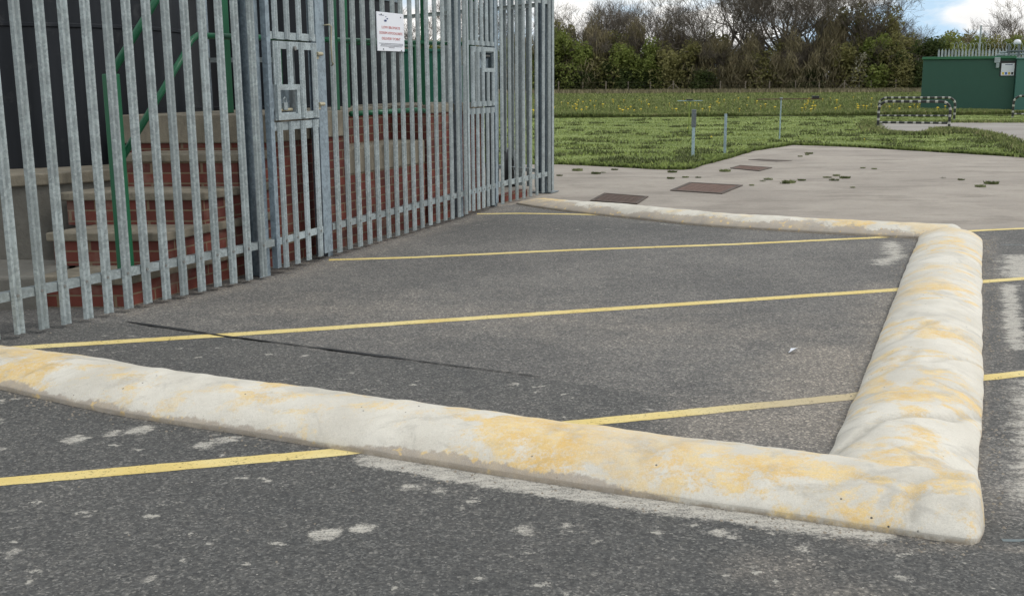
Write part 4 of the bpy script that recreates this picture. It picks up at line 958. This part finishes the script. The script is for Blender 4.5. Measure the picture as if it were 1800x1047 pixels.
def branches(seed, h, spread, levels=6, r0=.2, trunk=.28, up=.35, kids=(2, 4), dens=1.):
    rd = random.Random(seed); b = MB(); t = MB()
    def grow(p, d, L, r, lev):
        k = 3 if lev > 2 else 4; pts = [p]; q = p.copy(); dd = d.copy()
        for i in range(k):
            dd = (dd + Vector((rd.uniform(-1, 1), rd.uniform(-1, 1), rd.uniform(-.5, .8)))*.20*(1 if lev else .3)).normalized(); q = q + dd*(L/k); pts.append(q.copy())
        rs = [max(.009, r*(1-.45*i/k)) for i in range(k+1)]
        (b if lev <= 1 else t).tube(pts, rs, 6 if lev < 2 else (4 if lev < 4 else 3), cap=False)
        if lev >= levels: return
        nk = rd.randint(*kids) + (1 if lev in (0, 4, 5) else 0)
        for c in range(nk):
            f = rd.uniform(.45, 1.) if c else 1.
            j = min(k, max(1, int(round(f*k)))); sp = pts[j]
            az = rd.uniform(0, 6.283); tilt = rd.uniform(.25, .95)*spread
            e1 = dd.orthogonal().normalized(); e2 = dd.cross(e1)
            nd = (dd*math.cos(tilt)+(e1*math.cos(az)+e2*math.sin(az))*math.sin(tilt)); nd.z += up*.35; nd.normalize()
            grow(sp, nd, L*rd.uniform(.62, .86), rs[j]*rd.uniform(.55, .8), lev+1)
    grow(Vector((0, 0, -.2)), Vector((rd.uniform(-.08, .08), 0, 1)).normalized(), h*trunk, r0, 0)
    return b, t
TREES = []
for sdd in range(4):
    e = empty('bare_tree', (0, 0, 0)); bb, tt_ = branches(20+sdd, 16.5, .92, 6, .38, .22, .35, (2, 4))
    bb.build('trunk', M['bark'], e); tt_.build('crown', M['twig'], e); TREES.append(e)
ORD = ['first', 'second', 'third', 'fourth', 'fifth', 'sixth', 'seventh', 'eighth', 'ninth', 'tenth', 'eleventh', 'twelfth', 'thirteenth', 'fourteenth', 'fifteenth', 'sixteenth', 'seventeenth', 'eighteenth', 'nineteenth', 'twentieth', 'twenty first', 'twenty second', 'twenty third', 'twenty fourth', 'twenty fifth', 'twenty sixth', 'twenty seventh', 'twenty eighth', 'twenty ninth', 'thirtieth', 'thirty first', 'thirty second']
def lineY(px): # point on the wire fence line seen at photo column px
    m = (px-900)/F*1.02; # X = m*Y
    # Y = 127.2 - .2625*(X+22)
    Yv = (127.2-.2625*22)/(1+.2625*m); return m*Yv, Yv
tre = [(660, 8, 1.0), (735, 9, .95), (800, 6, .9), (850, 9, 1.0), (915, 7, .9), (990, 11, .86), (1060, 8, .88), (1105, 11, .95), (1165, 9, .85), (1255, 6, .98), (1322, 4, 1.12), (1372, 6, 1.1), (1425, 4, 1.15), (1488, 6, 1.1), (1540, 7, .92), (1590, 13, .62), (1655, 14, .55), (1775, 10, .68), (1815, 9, .75)]
tre += [(1020, 5, .8), (1085, 5, .82), (1135, 5, .85), (1195, 4, .82), (1228, 5, .85), (1290, 9, 1.1), (1350, 11, 1.2), (1405, 10, 1.2), (1460, 9, 1.15), (1515, 4, 1.0), (1572, 6, .78), (1625, 9, .62)]; tre.sort()
used = set()
for i, (px, off, s) in enumerate(tre):
    x, y = lineY(px); k = (i*3+1) % 4; src = TREES[k]
    if k in used: o = copy_tree(src)
    else: o = src; used.add(k)
    o.location = (x, y+off, 0); o.rotation_euler = (0, 0, random.uniform(0, 6.28)); o.scale = (s*1.15, s*1.15, s*1.08)
    tag(o, '%s bare branched tree from the left in the row behind the hedge' % ORD[i], 'tree', 'bare trees behind the hedgerow')
for k, e in enumerate(TREES):
    if k not in used:
        for c in list(e.children): bpy.data.objects.remove(c)
        bpy.data.objects.remove(e)
BP = {}
def bush_proto(kind, var):
    key = (kind, var)
    e = empty('hedge_bush', (0, 0, 0)); sd_ = hash((len(kind), var)) % 1000 + len(kind)*31 + var
    brown = kind == 'brown'
    leafball('foliage', 6200 if not brown else 3200, 2.6, 2.2, 6.6, .155 if not brown else .24, M['leaf_'+kind], seed=sd_, vert=0 if not brown else 1.3, parent=e, lobes=11)
    if True:
        bb, tt_ = branches(sd_, 6.6, .8, 4 if not brown else 5, .09, .3, .6, (3, 5)); bb.m += tt_.m; nv = len(bb.v); bb.v += tt_.v; bb.f += [[q+nv for q in f] for f in tt_.f]
        bb.build('stems', M['twig'], e)
    return e
look = {'green': 'fresh green leafy', 'olive': 'olive green leafy', 'brown': 'brown twiggy', 'dark': 'dark evergreen', 'blossom': 'pale blossoming'}
cnt = {}
rowf = [(650, 'brown', 6.4), (690, 'olive', 6.4), (730, 'brown', 6.6), (770, 'green', 6.6), (810, 'brown', 6.4), (850, 'olive', 6.6), (890, 'green', 6.6), (930, 'brown', 7), (968, 'green', 7.6), (1005, 'green', 7.2), (1040, 'brown', 7.6), (1075, 'olive', 7.3), (1100, 'green', 6.7), (1140, 'green', 6.2), (1172, 'olive', 5.8), (1205, 'olive', 6.2), (1240, 'brown', 6.3), (1275, 'brown', 6.0), (1312, 'brown', 6.2), (1350, 'olive', 5.6), (1385, 'brown', 6.4), (1420, 'brown', 6.6), (1460, 'brown', 5.8), (1500, 'olive', 6.4), (1535, 'green', 6.4), (1570, 'olive', 6.4), (1605, 'dark', 5.6), (1640, 'green', 6.0), (1675, 'green', 6.2), (1710, 'green', 6.0), (1745, 'olive', 5.8), (1780, 'green', 6.0), (1815, 'olive', 6.2)]
rowb = [(670, 'olive', 7.2), (750, 'brown', 7.2), (830, 'olive', 7.2), (910, 'brown', 7.2), (985, 'olive', 8.8), (1055, 'brown', 9.0), (1110, 'brown', 8.8), (1185, 'brown', 8.2), (1255, 'olive', 7.2), (1330, 'brown', 7.0), (1400, 'brown', 7.4), (1470, 'brown', 9.2), (1522, 'olive', 10.2), (1565, 'olive', 9.2), (1625, 'olive', 6.6), (1690, 'olive', 6.8), (1740, 'brown', 6.4), (1800, 'brown', 6.6)]
low = [(1020, 'dark', 3.2), (1085, 'dark', 3.6), (1130, 'dark', 3.4), (1222, 'dark', 3.2), (1405, 'dark', 2.6), (1590, 'dark', 4.4), (1625, 'dark', 4.2), (880, 'dark', 3.2), (960, 'dark', 3.2)]
def put(px, kind, h, off, where):
    x, y = lineY(px); key = (kind, random.randrange(2))
    if key not in BP: BP[key] = bush_proto(*key); o = BP[key]
    else: o = copy_tree(BP[key])
    s = h/6.6; o.location = (x, y+off, .05); o.rotation_euler = (0, 0, random.uniform(0, 6.28)); sw = .75+.35*s if where != 'low row' else .75
    o.scale = (sw*random.uniform(.9, 1.15), sw, s)
    c = cnt.setdefault((kind, where), 0); cnt[(kind, where)] += 1
    tag(o, '%s %s bush from the left in the %s of the hedgerow' % (ORD[c], look[kind], where), 'bush', 'bushes of the hedgerow')
for r_ in rowf: put(*r_, random.uniform(2.2, 3.6), 'front row')
for r_ in rowb: put(*r_, random.uniform(5.5, 7.5), 'back row')
for r_ in low: put(*r_, 1.5, 'low row')
x, y = lineY(1492); e = empty('blossom_shrub', (x, y+.6, 0)); tag(e, 'slender pale blossoming shrub in front of the brown bushes', 'bush')
leafball('foliage', 260, .8, .6, 4.4, .13, M['leaf_blossom'], seed=5, parent=e, lobes=6); MB().tube([(0, 0, -.1), (.1, 0, 2), (0, .1, 4)], [.05, .035, .012], 5).build('stems', M['twig'], e)
# distant wood closing the view behind the hedge

V = []; Fq = []
def stone(x, y, r):
    n = len(V); a = random.uniform(0, 6.28)
    for q in range(4): V.append((x+r*math.cos(a+q*1.57)*random.uniform(.6, 1.3), y+r*math.sin(a+q*1.57)*random.uniform(.6, 1.3), .0))
    V.append((x, y, r*random.uniform(.5, 1.))); Fq.extend([(n+q, n+(q+1) % 4, n+4) for q in range(4)])
def along(pts, cnt, off, sd_, r0, r1):
    for q in range(cnt):
        i = random.randrange(len(pts)-1); f = random.random(); a, b2 = pts[i], pts[i+1]; L = math.dist(a, b2); tx, ty = (b2[0]-a[0])/L, (b2[1]-a[1])/L; o = off+random.gauss(0, sd_)
        stone(a[0]+(b2[0]-a[0])*f-ty*o, a[1]+(b2[1]-a[1])*f+tx*o, random.uniform(r0, r1))
along(NEAR, 260, -.35, .05, .003, .009); along(RIGHT, 420, -.34, .04, .003, .011); along(RIGHT, 200, .33, .03, .003, .010); along(FAR, 160, -.33, .05, .004, .010)
along([PA, G1L, G1R, G2L, G2R], 420, -.06, .09, .003, .010)
for q in range(240): stone(random.uniform(-4, 5), random.uniform(2.6, 13), random.uniform(.002, .006))
tag(npmesh('grit', V, Fq, m_conc('grit', (.30, .26, .21), (.1, .08, .06), 4., .5)), 'loose grit and small stones lying along the bund and the fence', 'grit', kind='stuff')
